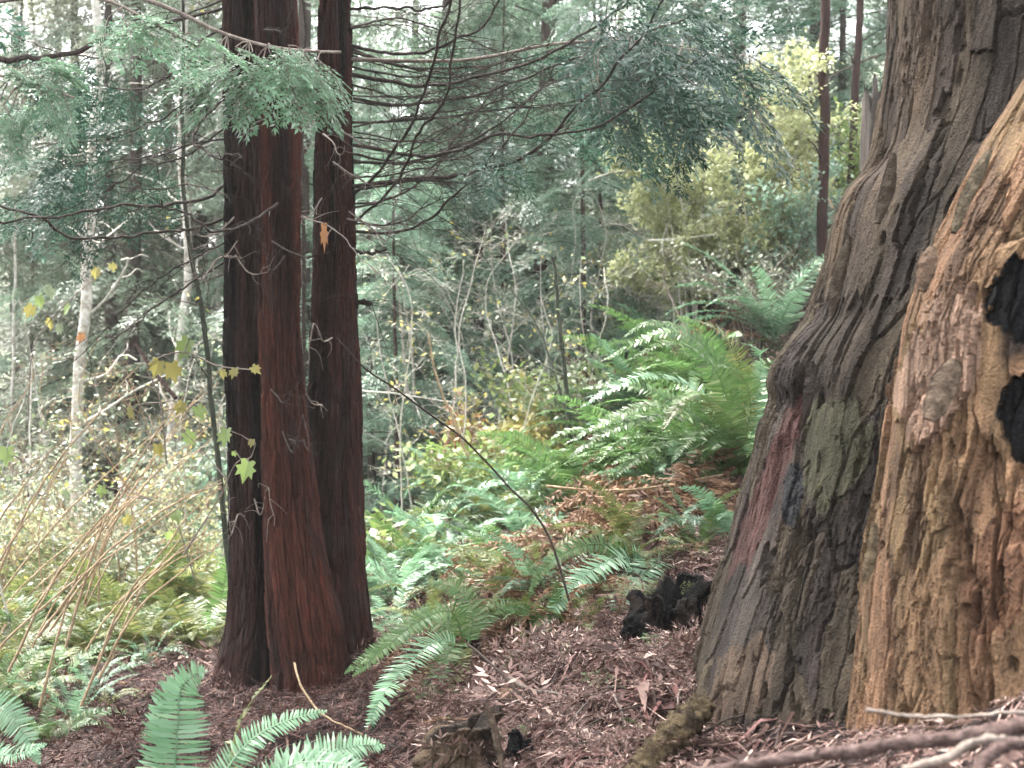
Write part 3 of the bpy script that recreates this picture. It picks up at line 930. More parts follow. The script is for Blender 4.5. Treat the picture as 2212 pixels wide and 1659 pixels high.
# loose curled slabs of bark on the stump (each its own part)
def bark_slab(root, pts, w, thick, seed, col, name='bark_slab'):
    """a curled strip along points (x, y, depth) with width w"""
    P = smooth_path([v(*p) for p in pts], 26)
    T = norm(np.gradient(P, axis=0))
    nrm = norm(np.array([-.35, -1, .05]) - (T @ np.array([-.35, -1, .05]))[:, None] * T)
    side = np.cross(T, nrm)
    us = np.linspace(-1, 1, 9)
    prof = np.sin(np.linspace(.12, pi - .12, 26)) ** .45
    r = rng(seed)
    e1 = 1 + .35 * (fbm(np.stack([np.arange(26) * .5, np.zeros(26), np.full(26, seed)], -1), 3, seed) - .5)
    front = P[:, None] + side[:, None] * (us[None, :, None] * (w * prof * e1)[:, None, None]) + nrm[:, None] * ((-.25 * us ** 2 * w)[None, :, None])
    front = front + nrm[:, None] * ((fbm(front * 40, 3, seed) - .5) * .02)[..., None]
    back = front - nrm[:, None] * thick
    K, n = 26, 9
    i = np.arange(K - 1)[:, None] * n; j = np.arange(n - 1)[None]
    q = np.stack([i + j, i + j + 1, i + n + j + 1, i + n + j], -1).reshape(-1, 4)
    m = K * n
    rim = list(range(n)) + [k * n + n - 1 for k in range(1, K)] + [(K - 1) * n + k for k in range(n - 2, -1, -1)] + [k * n for k in range(K - 2, 0, -1)]
    rq = [[rim[k], rim[(k + 1) % len(rim)], rim[(k + 1) % len(rim)] + m, rim[k] + m] for k in range(len(rim))]
    V = np.concatenate([front.reshape(-1, 3), back.reshape(-1, 3)])
    c = np.array(col) * (.55 + .9 * fbm(V * np.array([60, 60, 9]), 3, seed))[:, None]
    return MB().add(V, np.concatenate([q, q[:, ::-1] + m, np.array(rq)]), c).obj(name, M['stump_wood'], root)


SL = [([(2065, 775, 3.69), (2035, 840, 3.67), (2008, 905, 3.65)], .036, (0.0960, 0.0672, 0.0450)), ([(2016, 530, 3.83), (2002, 570, 3.8), (1990, 625, 3.78)], .024, (0.0900, 0.0570, 0.0360)),
      ([(1890, 1130, 3.86), (1880, 1200, 3.84), (1866, 1260, 3.83)], .016, (0.0840, 0.0600, 0.0336)),
      ([(1835, 510, 4.92), (1812, 590, 4.9), (1795, 680, 4.88)], .022, (0.0450, 0.0336, 0.0222)), ([(1930, 330, 4.72), (1916, 410, 4.7), (1895, 480, 4.68)], .022, (0.0420, 0.0312, 0.0204)),
      ([(2140, 320, 3.95), (2090, 420, 3.9), (2060, 500, 3.86)], .018, (0.0720, 0.0552, 0.0336)), ([(1755, 780, 4.85), (1745, 850, 4.83), (1740, 900, 4.82)], .018, (0.0300, 0.0228, 0.0180))]
for i, (pts, w, c) in enumerate(SL):
    bark_slab(stump, pts, w, .012, 40 + i, c)


# ------------------------------------------------------------------ ferns
def frond_arrays(P, Nrm, npair, wmax, seed, stipe=.12, hw=.38, droop=.15, ang=18, wilt=0.0):
    """pinnae both sides of the curve P with face normal Nrm"""
    r = rng(seed)
    K = len(P)
    T = norm(np.gradient(P, axis=0))
    Nn = norm(Nrm - (Nrm * T).sum(1)[:, None] * T)
    Sd = np.cross(Nn, T)
    t = np.linspace(stipe, .995, npair)
    idx = t * (K - 1)
    g = lambda A: np.stack([np.interp(idx, np.arange(K), A[:, i]) for i in range(3)], 1)
    p, tt, nn, ss = g(P), norm(g(T)), norm(g(Nn)), norm(g(Sd))
    L = np.linalg.norm(np.diff(P, axis=0), axis=1).sum()
    sp = L * (1 - stipe) / npair
    s0 = (t - stipe) / (1 - stipe)
    ln = wmax * np.minimum(1, .55 + s0 * 3) * (1 - s0 ** 2.2) ** .75 + .004
    mb = MB()
    for sd in (1, -1):
        l = ln * r.uniform(.86, 1.08, npair) * (r.uniform(0, 1, npair) > .02 + wilt * .2)
        a = np.radians(ang + 10 * s0 + r.normal(0, 4 + 12 * wilt, npair))[:, None]
        d = norm(ss * sd * np.cos(a) + tt * np.sin(a) + nn * (r.normal(.05, .08 + .4 * wilt, npair))[:, None])
        d2 = norm(d - nn * (droop + r.normal(0, .1 + .4 * wilt, npair))[:, None])
        w = tt * (sp * hw)
        w = norm(w + nn * r.normal(0, .15 + .3 * wilt, npair)[:, None] * sp) * (sp * hw)
        m = p + d * (l * .5)[:, None]
        e = m + d2 * (l * .5)[:, None]
        V = np.stack([p - w * .8, p + w * .8, m - w, m + w, e - w * .18, e + w * .18], 1).reshape(-1, 3)
        b = np.arange(npair)[:, None] * 6
        Q = np.concatenate([b + np.array([[0, 1, 3, 2]]), b + np.array([[2, 3, 5, 4]])])
        mb.add(V, Q)
    mb.add(*tube(P, np.linspace(.0042, .0012, K), 4))
    return mb


def arch_curve(L, e0, e1, seed, K=22):
    r = rng(seed)
    s = np.linspace(0, 1, K)
    e = e0 + (e1 - e0) * s ** 1.25
    yaw = r.normal(0, .25) * s ** 2
    dl = L / (K - 1)
    T = np.stack([np.cos(e) * np.cos(yaw), np.cos(e) * np.sin(yaw), np.sin(e)], 1)
    P = np.concatenate([[[0, 0, 0]], np.cumsum(T[:-1] * dl, 0)])
    Nn = np.stack([-np.sin(e), np.zeros(K), np.cos(e)], 1) + np.array([0, r.normal(0, .25), 0])
    return P, Nn


FR, FR_WILT = [], []
for i in range(14):
    e0 = radians([78, 70, 62, 55, 48, 66, 74][i % 7]); e1 = radians([-5, -35, -20, -45, -30, -60, 10][i % 7])
    P, Nn = arch_curve(1.0, e0, e1, 700 + i)
    FR.append(frond_arrays(P, Nn, 46, .115, 720 + i, hw=.42).mesh('frond', M['fern_green'], False))
for i in range(6):
    P, Nn = arch_curve(1.0, radians([40, 20, 55][i % 3]), radians([-75, -60, -85][i % 3]), 760 + i)
    FR_WILT.append(frond_arrays(P, Nn, 34, .085, 780 + i, wilt=.6, droop=.5).mesh('frond', M['fern_brown'], False))


def fern(pos, scale, n, mat, seed, label, group=None, wilted=0, extra=None, tilt=None):
    r = rng(seed)
    root = thing('sword_fern' if mat != 'fern_brown' else 'dead_fern', pos, label, 'fern', group)
    root['_local'] = 1
    k = 0
    for i in range(n + wilted):
        w = i >= n
        me = (FR_WILT if (w or mat == 'fern_brown') else FR)[int(r.integers(0, 6 if (w or mat == 'fern_brown') else 14))]
        o = bpy.data.objects.new('frond', me)
        COL.objects.link(o)
        o.parent = root
        az = i * 2.39996 + r.uniform(-.3, .3)
        if tilt is not None and r.uniform() < .55: az = tilt + r.normal(0, .7)
        o.rotation_euler = (r.normal(0, .12), r.normal(0, .12), az)
        sc = scale * r.uniform(.7, 1.12)
        o.scale = (sc, sc, sc)
        o.location = (r.normal(0, .015), r.normal(0, .015), 0)
        o.material_slots[0].link = 'OBJECT'
        o.material_slots[0].material = M['fern_brown' if w else mat]
        if w and mat != 'fern_brown': o['label'] = 'withered brown frond'
    del root['_local']
    return root


def frond_px(root, pts, wmax, mat, seed, normal=(0, -.7, .7), npair=56, stipe=.08, label=None, hw=.46, wilt=0, ang=14):
    P = smooth_path([v(*p) for p in pts], 30)
    Nn = np.broadcast_to(np.array(normal, float), P.shape)
    o = frond_arrays(P, Nn, npair, wmax, seed, stipe, hw, wilt=wilt, ang=ang).obj('frond', M[mat], root, smooth=False)
    if label: o['label'] = label
    return o


# nearest ferns, frond by frond
f = thing('sword_fern', v(365, 1880, 4.6), 'pale mint sword fern with upright fronds in front of the redwood clump', 'fern')
frond_px(f, [(372, 1880, 4.62), (374, 1760, 4.6), (378, 1660, 4.58), (385, 1560, 4.57), (390, 1490, 4.55), (420, 1456, 4.50), (446, 1452, 4.44)], .125, 'near_mint', 1, (.1, -1, .25), 46, ang=0)
frond_px(f, [(350, 1880, 4.66), (338, 1760, 4.68), (338, 1640, 4.68), (346, 1540, 4.66), (372, 1480, 4.64), (410, 1458, 4.62)], .085, 'near_mint', 2, (-.3, -1, .2), 42, ang=2)
frond_px(f, [(380, 1880, 4.7), (410, 1800, 4.8), (440, 1740, 4.9), (500, 1700, 4.9), (560, 1700, 4.9)], .08, 'fern_green', 3)
f = thing('sword_fern', v(520, 1800, 4.7), 'mint sword fern arching right at the bottom edge below the redwood clump', 'fern')
frond_px(f, [(430, 1790, 4.7), (480, 1680, 4.72), (540, 1600, 4.75), (620, 1556, 4.8), (705, 1536, 4.85)], .072, 'near_mint', 4, (-.2, -.8, .75), 46, hw=.42)
frond_px(f, [(540, 1800, 4.4), (610, 1690, 4.4), (690, 1635, 4.45), (770, 1610, 4.5), (830, 1612, 4.55)], .10, 'near_mint', 5, (0, -.75, .8), 44, hw=.46)
frond_px(f, [(520, 1800, 4.3), (570, 1700, 4.3), (640, 1650, 4.3), (740, 1650, 4.25), (800, 1680, 4.2)], .09, 'near_mint', 6, (0, -.6, .9), 40, hw=.46)
frond_px(f, [(480, 1790, 4.8), (505, 1600, 5.0), (540, 1520, 5.1), (585, 1462, 5.15)], .045, 'fern_yellow', 7, (-.9, -.5, .2), 30, label='yellowed narrow frond seen edge-on', wilt=.3)
f = thing('sword_fern', v(-60, 1760, 5.4), 'sword fern cut by the left edge at the bottom corner', 'fern')
frond_px(f, [(-90, 1740, 5.4), (-60, 1560, 5.4), (0, 1530, 5.35), (50, 1580, 5.3), (85, 1650, 5.25)], .10, 'near_mint', 8)
frond_px(f, [(-90, 1740, 5.3), (-40, 1640, 5.2), (30, 1630, 5.1), (100, 1608, 5.1)], .07, 'near_mint', 9)
frond_px(f, [(-90, 1740, 5.6), (-70, 1500, 5.8), (-20, 1480, 5.9), (50, 1530, 5.9)], .09, 'fern_green', 10)

f = thing('sword_fern', v(1010, 1400, 6.9), 'green sword fern spilling down towards the redwood clump beside the litter mound', 'fern')
for i, (pts, w, m) in enumerate([
        ([(1005, 1400, 6.9), (975, 1322, 6.85), (900, 1345, 6.7), (825, 1405, 6.55), (762, 1460, 6.5)], .085, 'fern_green'),
        ([(1005, 1400, 6.9), (945, 1385, 6.8), (880, 1435, 6.6), (825, 1505, 6.4), (790, 1590, 6.35)], .095, 'near_mint'),
        ([(1010, 1400, 6.9), (980, 1395, 6.75), (945, 1460, 6.55), (915, 1535, 6.45), (905, 1600, 6.4)], .08, 'fern_green'),
        ([(1000, 1395, 6.95), (930, 1330, 7.1), (860, 1370, 7.15), (790, 1420, 7.15), (745, 1455, 7.1)], .075, 'fern_green'),
        ([(1010, 1395, 6.95), (1050, 1330, 7.1), (1110, 1310, 7.2), (1160, 1330, 7.2)], .07, 'fern_green'),
        ([(1010, 1400, 6.9), (990, 1420, 6.7), (985, 1500, 6.5), (960, 1570, 6.4)], .07, 'fern_yellow'),
        ([(1005, 1400, 6.9), (930, 1440, 6.8), (850, 1530, 6.6), (830, 1620, 6.5)], .07, 'fern_brown'),
        ([(1010, 1400, 6.9), (1020, 1320, 7.0), (985, 1270, 7.1), (930, 1260, 7.2)], .08, 'fern_green')]):
    frond_px(f, pts, w * 1.1, m, 20 + i, (-.35, -.8, .6), wilt=.5 if m == 'fern_brown' else 0)
f = thing('sword_fern', v(1430, 1250, 7.6), 'sword fern with whitish drooping fronds just left of the shade-black hollow', 'fern')
for i, (pts, w, m) in enumerate([
        ([(1420, 1245, 7.6), (1315, 1180, 7.5), (1235, 1186, 7.4), (1172, 1232, 7.3), (1140, 1295, 7.25)], .065, 'fern_green'),
        ([(1420, 1245, 7.6), (1350, 1205, 7.4), (1280, 1232, 7.2), (1212, 1295, 7.05), (1170, 1375, 7.0)], .095, 'near_mint'),
        ([(1440, 1245, 7.6), (1420, 1210, 7.4), (1370, 1262, 7.2), (1325, 1330, 7.0), (1300, 1400, 6.95)], .10, 'near_mint'),
        ([(1425, 1245, 7.6), (1345, 1262, 7.4), (1262, 1350, 7.1), (1190, 1445, 6.95)], .08, 'fern_yellow'),
        ([(1425, 1245, 7.6), (1380, 1280, 7.4), (1300, 1370, 7.1), (1250, 1440, 6.95)], .075, 'fern_yellow'),
        ([(1420, 1245, 7.6), (1300, 1210, 7.6), (1200, 1280, 7.5), (1130, 1400, 7.4)], .08, 'fern_brown'),
        ([(1420, 1240, 7.6), (1330, 1235, 7.6), (1250, 1290, 7.5), (1180, 1400, 7.3)], .08, 'fern_brown'),
        ([(1430, 1240, 7.6), (1480, 1190, 7.7), (1530, 1200, 7.6), (1560, 1250, 7.5)], .08, 'fern_yellow')]):
    frond_px(f, pts, w * 1.1, m, 40 + i, (-.4, -.9, .5), wilt=.5 if m == 'fern_brown' else 0)
f = thing('sword_fern', v(1600, 960, 9.2), 'largest sword fern on the slope, fronds fanning out left of the big stump', 'fern')
for i, (pts, w, m) in enumerate([
        ([(1600, 960, 9.2), (1560, 800, 9.1), (1480, 715, 9.0), (1400, 698, 8.9), (1345, 730, 8.9)], .11, 'fern_green'),
        ([(1600, 960, 9.2), (1500, 840, 9.0), (1400, 812, 8.8), (1320, 840, 8.7), (1255, 880, 8.7)], .11, 'near_mint'),
        ([(1600, 960, 9.2), (1480, 900, 9.0), (1380, 905, 8.8), (1290, 945, 8.7), (1230, 990, 8.6)], .11, 'fern_green'),
        ([(1590, 970, 9.2), (1490, 940, 8.9), (1410, 970, 8.7), (1350, 1010, 8.6), (1315, 1045, 8.55)], .10, 'fern_green'),
        ([(1610, 960, 9.2), (1600, 800, 9.2), (1560, 720, 9.1), (1500, 690, 9.0)], .12, 'fern_yellow'),
        ([(1620, 960, 9.2), (1640, 830, 9.2), (1640, 760, 9.1), (1600, 740, 9.0)], .11, 'near_mint'),
        ([(1600, 965, 9.2), (1520, 860, 8.8), (1470, 870, 8.6), (1430, 930, 8.4)], .10, 'fern_yellow'),
        ([(1600, 965, 9.2), (1500, 990, 8.9), (1420, 1060, 8.7), (1380, 1130, 8.6)], .09, 'fern_brown'),
        ([(1600, 965, 9.2), (1520, 1010, 8.9), (1450, 1080, 8.7), (1420, 1170, 8.6)], .09, 'fern_brown'),
        ([(1600, 960, 9.1), (1540, 790, 8.9), (1450, 740, 8.7), (1370, 770, 8.6)], .11, 'fern_bright'), ([(1600, 960, 9.1), (1560, 880, 8.7), (1500, 850, 8.5), (1440, 880, 8.3)], .11, 'fern_bright'),
        ([(1610, 960, 9.0), (1620, 860, 8.8), (1590, 800, 8.6), (1540, 790, 8.5)], .11, 'fern_bright'), ([(1610, 965, 9.0), (1560, 930, 8.6), (1500, 940, 8.4), (1450, 1000, 8.3)], .10, 'fern_green'),
        ([(1600, 960, 9.3), (1520, 760, 9.4), (1430, 720, 9.4), (1300, 780, 9.5)], .11, 'fern_green'), ([(1600, 960, 9.2), (1430, 880, 8.9), (1330, 900, 8.8), (1220, 960, 8.8)], .10, 'fern_bright'),
        ([(1590, 965, 9.2), (1440, 860, 9.2), (1340, 830, 9.2), (1260, 840, 9.2)], .10, 'fern_green')]):
    frond_px(f, pts, w, m, 60 + i, (-.35, -.5, .8), wilt=.4 if m == 'fern_brown' else 0)

ORD = ['first', 'second', 'third', 'fourth', 'fifth', 'sixth', 'seventh', 'eighth', 'ninth', 'tenth', 'eleventh', 'twelfth', 'thirteenth', 'fourteenth', 'fifteenth', 'sixteenth', 'seventeenth', 'eighteenth', 'nineteenth', 'twentieth', 'twenty-first', 'twenty-second', 'twenty-third', 'twenty-fourth', 'twenty-fifth', 'twenty-sixth', 'twenty-seventh', 'twenty-eighth']
COLW = dict(fern_green='green', fern_bright='bright green', fern_mint='pale mint', fern_yellow='yellowish', fern_brown='withered brown')


def fern_patch(items, where, group, tilt=None):
    """items: (x in picture reading, depth, scale, fronds, material, wilted); labelled by colour and order from the left"""
    cnt = {}
    rows = sorted(items, key=lambda q: q[0])
    tot = {}
    for it in rows: tot[it[4]] = tot.get(it[4], 0) + 1
    for i, (x, d, sc, n, mat, wl) in enumerate(rows):
        k = cnt.get(mat, 0); cnt[mat] = k + 1
        X = (x * s_ - 512) / F * d
        lab = f'{COLW[mat]} sword fern {where}'
        if tot[mat] > 1: lab = f'{COLW[mat]} sword fern {where}, {ORD[k]} such from left'
        fern(grd(X, d) - [0, 0, .02], sc, n, mat, int(x * 7 + d * 31), lab, group, wl, tilt=tilt)


rq = rng(2024)


def scatter(n, xr, dr, sc, mats, nf=(11, 15), wl=(0, 3), extra=()):
    out = []
    for k in range(n):
        x = mix(xr[0], xr[1], (k + rq.uniform(.1, .9)) / n); d = rq.uniform(*dr)
        out.append((x, d, sc * rq.uniform(.8, 1.2), int(rq.integers(*nf)), mats[int(rq.integers(0, len(mats)))], int(rq.integers(*wl))))
    return out + list(extra)


fern_patch(scatter(9, (-40, 480), (9.6, 10.6), .85, ['fern_green', 'fern_yellow', 'fern_yellow', 'fern_yellow'], wl=(1, 4)) + scatter(10, (-40, 490), (11, 12.5), 1.05, ['fern_yellow', 'fern_yellow', 'fern_green'])
           + scatter(9, (-60, 490), (13, 16), 1.15, ['fern_yellow', 'fern_mint', 'fern_mint', 'fern_green']) + scatter(5, (-40, 330), (8.6, 9.4), .5, ['fern_green', 'fern_mint'], (8, 10), (2, 5)) + scatter(6, (-60, 240), (7.3, 8.6), .45, ['fern_green', 'fern_mint', 'fern_yellow'], (6, 9), (3, 6)),
           'in the bank left of the redwood clump', 'ferns in the bank left of the redwoods')
fern_patch(scatter(9, (1390, 1720), (13.6, 15.6), .8, ['fern_brown'], wl=(0, 1)), 'high on the hillside below the yellow bush', 'withered ferns on the hillside', tilt=pi * 1.2)
fern_patch(scatter(8, (805, 1150), (9.6, 10.8), .8, ['fern_mint', 'fern_mint', 'fern_green'], wl=(0, 3)) + scatter(8, (805, 1200), (11, 12.6), 1.0, ['fern_mint', 'fern_yellow', 'fern_mint', 'fern_green'])
           + scatter(5, (840, 1130), (8.4, 9.3), .6, ['fern_mint', 'fern_yellow', 'fern_green'], (8, 11), (2, 5)),
           'in the hollow right of the redwood clump', 'ferns right of the redwoods')
fern_patch(scatter(8, (1220, 1660), (10, 11.4), 1.0, ['fern_green'], wl=(0, 2)) + scatter(8, (1280, 1690), (11.6, 13.4), 1.2, ['fern_green', 'fern_mint', 'fern_green'], wl=(1, 4)) + scatter(5, (1420, 1660), (9.4, 10), .95, ['fern_green', 'fern_bright'], wl=(2, 6))
           + scatter(3, (1400, 1720), (13.8, 15), 1.0, ['fern_mint']),
           'on the slope left of the big stump', 'ferns on the slope', tilt=pi * 1.1)
fern_patch(scatter(8, (1130, 1560), (8.4, 9.2), .85, ['fern_brown'], wl=(0, 1)) + scatter(7, (1150, 1620), (9.3, 10.2), .9, ['fern_brown'], wl=(0, 1)) + scatter(9, (1040, 1330), (7.0, 8.3), .55, ['fern_brown'], wl=(0, 1)),
           'in the brown curtain on the slope', 'withered ferns on the slope', tilt=pi * 1.2)
fern_patch([(1520, 7.6, .28, 7, 'fern_yellow', 2), (1480, 7.9, .3, 7, 'fern_mint', 1), (1590, 8.2, .3, 6, 'fern_green', 0)], 'small, beside the shade-black hollow', 'small ferns by the hollow stump')
fern_patch(scatter(13, (1080, 1600), (7.5, 9.4), .6, ['fern_yellow', 'fern_mint', 'fern_green', 'fern_yellow'], (7, 11), (1, 4)) + scatter(9, (1000, 1300), (6.5, 7.5), .42, ['fern_yellow', 'fern_green', 'fern_yellow'], (5, 8), (3, 6)), 'low, among the withered ferns', 'green ferns among the withered ones', tilt=pi * 1.2)


# ------------------------------------------------------------------ broad leaves, canes, saplings
LEAF_O = np.array([(0, 0), (.28, -.12), (.55, -.05), (.42, .18), (.78, .30), (.55, .42), (.62, .72), (.30, .58), (0, 1.0)])
LEAF_O = np.vstack([LEAF_O, LEAF_O[1:-1][::-1] * [-1, 1]])          # 16 points round


def lobed(pos, d, nrm, size, seed=0):
    d = norm(np.asarray(d, float)); nrm = np.asarray(nrm, float)
    nrm = norm(nrm - (nrm @ d) * d)
    sd = np.cross(d, nrm)
    r = rng(seed)
    V = pos + sd * (LEAF_O[:, :1] * size * .62) + d * (LEAF_O[:, 1:] * size) + nrm * ((np.abs(LEAF_O[:, :1]) * .22 - .15 * LEAF_O[:, 1:] ** 2) * size * r.uniform(.3, 1.3))
    c = pos + d * size * .3
    V = np.vstack([V, c[None]])
    n = len(LEAF_O)
    Q = [[k, (k + 1) % n, (k + 2) % n, n] for k in range(0, n, 2)]
    return V, np.array(Q)


def small_leaves(mb, pts, r, size, n):
    """oval leaves scattered around points"""
    b = pts[r.integers(0, len(pts), n)] + r.normal(0, size * .8, (n, 3))
    d = norm(r.normal(0, 1, (n, 3)) + [0, 0, -.3])
    w = norm(np.cross(d, norm(r.normal(0, .6, (n, 3)) + [0, -.2, 1])))
    L = size * r.uniform(.6, 1.3, n)
    mb.add(*blades(b, d, w, L, L * .55))


def twiggy(mb, P, r0, seed, levels=2, step=.3, L=.6, up=.5, rad=.45):
    """recursive bare twigs off a stem; returns the twig points"""
    r = rng(seed)
    pts = []
    seg = np.r_[0, np.cumsum(np.linalg.norm(np.diff(P, axis=0), axis=1))]
    u = seg[-1] * .25
    while u < seg[-1]:
        p = np.array([np.interp(u, seg, P[:, i]) for i in range(3)])
        q = np.array([np.interp(min(u + .05, seg[-1]), seg, P[:, i]) for i in range(3)])
        t = norm(q - p + 1e-6)
        az = r.uniform(0, 2 * pi)
        d = norm(t * up + np.array([cos(az), sin(az), r.normal(.15, .25)]))
        ln = L * r.uniform(.5, 1.2) * (1.1 - .6 * u / seg[-1])
        c = np.stack([p, p + d * ln * .35 + r.normal(0, .04 * ln, 3), p + d * ln * .7 + r.normal(0, .07 * ln, 3) + [0, 0, .05 * ln], p + d * ln + r.normal(0, .1 * ln, 3)])
        c = smooth_path(c, 8)
        rr_ = max(r0 * rad * (1.1 - .7 * u / seg[-1]), .0016)
        mb.add(*tube(c, np.linspace(rr_, rr_ * .4, 8), 4 if rr_ > .004 else 3))
        pts.append(c[3:])
        if levels > 1:
            pts += twiggy(mb, c, rr_, seed * 3 + int(u * 100), levels - 1, step * .45, L * .45, up, .55)
        u += step * r.uniform(.6, 1.4)
    return pts


def bare_tree(name, pts, r0, r1, mat, label, cat, seed, group=None, leaf=None, leaf_size=.06, nleaf=60, lev=2, step=.3, L=.6, twmat=None, px=True):
    P = np.array([v(*p) for p in pts]) if px else np.asarray(pts, float)
    P = smooth_path(P, 40)
    P = wobble(P, .12 * np.linalg.norm(P[-1] - P[0]) / 6, seed)
    root = thing(name, P[0], label, cat, group)
    MB().add(*tube(P, np.linspace(r0, r1, 40), 10 if r0 > .03 else 6)).obj('trunk' if r0 > .03 else 'stem', M[mat], root)
    mb = MB()
    tp = twiggy(mb, P, (r0 + r1) / 2, seed, lev, step, L)
    if mb.n:
        mb.obj('twigs', M[twmat or mat], root)
    if leaf and tp:
        lm = MB(); r = rng(seed + 9)
        small_leaves(lm, np.concatenate(tp), r, leaf_size, nleaf)
        lm.obj('foliage', M[leaf], root, smooth=False)
    return root


# alders at left and other pale trunks
bare_tree('alder_tree', [(180, 1262, 16), (165, 1050, 16), (170, 870, 16), (186, 640, 16), (200, 440, 16), (210, 200, 16), (214, -100, 16)], .075, .045, 'alder_bark', 'thick pale alder trunk with dark scars, left of the thin dark sapling', 'tree', 201, 'alders', step=.7, L=1.3, twmat='pale_twigs')
bare_tree('alder_tree', [(328, 1215, 17), (358, 1050, 17), (374, 900, 17), (390, 700, 17), (404, 560, 17), (398, 300, 17), (402, -100, 17)], .062, .04, 'alder_bark', 'slimmer white alder leaning right, close beside the redwood clump', 'tree', 202, 'alders', step=.7, L=1.2, twmat='pale_twigs')
bare_tree('alder_tree', [(30, 1180, 19), (26, 900, 19), (32, 600, 19), (28, 300, 19)], .03, .015, 'alder_bark', 'thin whitish alder at the left edge', 'tree', 203, 'alders', step=.4, L=1.1, twmat='pale_twigs')
bare_tree('alder_tree', [(472, 1150, 22), (476, 800, 22), (470, 500, 22), (478, 100, 22)], .06, .03, 'alder_bark', 'distant pale alder showing just left of the redwood bark', 'tree', 204, 'alders', step=.6, L=1.3, twmat='pale_twigs')
bare_tree('alder_tree', [(880, 850, 15), (870, 740, 15), (862, 640, 15), (850, 600, 15)], .02, .012, 'pale_twigs', 'broken pale alder pole with a split top right of the redwoods', 'tree', 205, 'alders', step=.3, L=.7)
bare_tree('alder_tree', [(895, 855, 15.2), (890, 760, 15.2), (875, 660, 15.2), (868, 600, 15.1)], .016, .012, 'pale_twigs', 'thin pale pole touching the broken alder pole', 'tree', 206, 'alders', step=.5, L=.5)

# saplings
bare_tree('sapling', [(498, 1260, 9.8), (478, 1080, 9.8), (462, 900, 9.8), (445, 760, 9.8), (430, 640, 9.8), (412, 540, 9.8), (400, 400, 9.8), (398, 200, 9.8), (400, -60, 9.8)], .024, .012, 'sapling_bark', 'slender dark sapling curving up just left of the redwood clump', 'sapling', 211, leaf='leaf_gold', leaf_size=.05, nleaf=25, step=.35, L=.6)
bare_tree('sapling', [(656, 1000, 11), (655, 700, 11), (653, 400, 11), (655, 100, 11), (650, -60, 11)], .020, .015, 'dark_twigs', 'black pole-like sapling in the gap between the redwood trunks', 'sapling', 212, step=.6, L=.35)
bare_tree('sapling', [(1232, 980, 12), (1226, 860, 12), (1212, 740, 12), (1202, 640, 12), (1196, 555, 12)], .026, .013, 'sapling_bark', 'dark bare sapling standing before the fern slope', 'sapling', 213, leaf='leaf_pale', leaf_size=.07, nleaf=22, step=.28, L=.7)
bare_tree('sapling', [(1226, 900, 12), (1205, 830, 12.1), (1185, 770, 12.2), (1160, 700, 12.3), (1100, 620, 12.4)], .014, .005, 'sapling_bark', 'thin stem forking left from the dark bare sapling', 'sapling', 214, leaf='leaf_pale', leaf_size=.06, nleaf=14, step=.3, L=.6)
bare_tree('young_redwood', [(1776, 700, 13.5), (1777, 500, 13.5), (1780, 300, 13.5), (1781, 100, 13.5), (1783, -100, 13.5)], .055, .045, 'red_sapling', 'straight young redwood trunk beside the big stump, thicker of the two', 'tree', 215, 'young redwoods by the stump', step=.8, L=.35, lev=1)
bare_tree('young_redwood', [(1834, 470, 17), (1840, 360, 17), (1848, 200, 17), (1854, 80, 17), (1858, -100, 17)], .05, .042, 'red_sapling', 'thinner dark young redwood nearest the stump top', 'tree', 216, 'young redwoods by the stump', step=.9, L=.4, lev=1)

# long thin cane crossing in front of the centre, and dead twig with the orange leaf
def cane(pts, r0, r1, mat, label, seed, name='cane', cat='cane', group=None, tw=None):
    P = wobble(smooth_path([v(*p) for p in pts], 30), .04, seed)
    mb = MB().add(*tube(P, np.linspace(r0, r1, 30), 5))
    if tw: side_twigs(mb, P, r0, seed, **tw)
    return tag(mb.obj(name, M[mat]), label, cat, group)


cane([(1240, 1330, 6.9), (1180, 1150, 6.9), (1100, 1050, 6.8), (1010, 960, 6.7), (880, 860, 6.5), (800, 800, 6.4), (728, 735, 6.3)], .0065, .004, 'conifer_bark', 'long thin brown cane slanting across the open centre', 31)
cane([(1010, 1390, 6.2), (1080, 1450, 6.0), (1150, 1540, 5.8), (1180, 1640, 5.6)], .006, .005, 'conifer_bark', 'dark thin cane arching over the litter mound', 32)
cane([(925, 720, 12), (940, 800, 12), (975, 900, 12), (1000, 960, 12), (1010, 990, 12)], .009, .012, 'tan_canes', 'brown dead cane leaning in the gully right of the redwoods', 33)
o = cane([(650, 468, 7.2), (700, 485, 7.1), (740, 510, 7.0), (790, 570, 6.9), (850, 620, 6.9)], .004, .002, 'dead_twigs', 'dead twig across the right redwood trunk with a hanging orange leaf', 34, 'twig', 'twig', tw=dict(step=.12, L=(.05, .25), rad=.002))
lm = MB()
lm.add(*[a if k else (v(700, 487, 7.08) + (a - v(700, 487, 7.08)) * [.42, 1, 1.25]) for k, a in enumerate(lobed(v(700, 487, 7.08), (.05, 0, -1), (.5, -1, .2), .11, 3))])
lm.obj('leaf', M['leaf_orange'], o)
r = rng(400)
TC = []
for i in range(26):                                   # tan canes  arching from the lower left
    x0, y0 = r.uniform(-140, 240), r.uniform(1290, 1560)
    d = r.uniform(7.2, 11)
    ln = r.uniform(380, 820); an = radians(r.uniform(30, 68))
    x1, y1 = min(x0 + ln * cos(an), 475), y0 - ln * sin(an)
    TC.append([(x0, y0, d), ((x0 * .6 + x1 * .4) - 25, (y0 * .6 + y1 * .4) - 30, d), (x1 * .75 + x0 * .25, y1 * .75 + y0 * .25 - 30, d + .1), (x1, y1 + r.uniform(-10, 30), d + .2)])
TC.sort(key=lambda q: -q[0][2])
TC = sorted(TC, key=lambda q: q[-1][0])
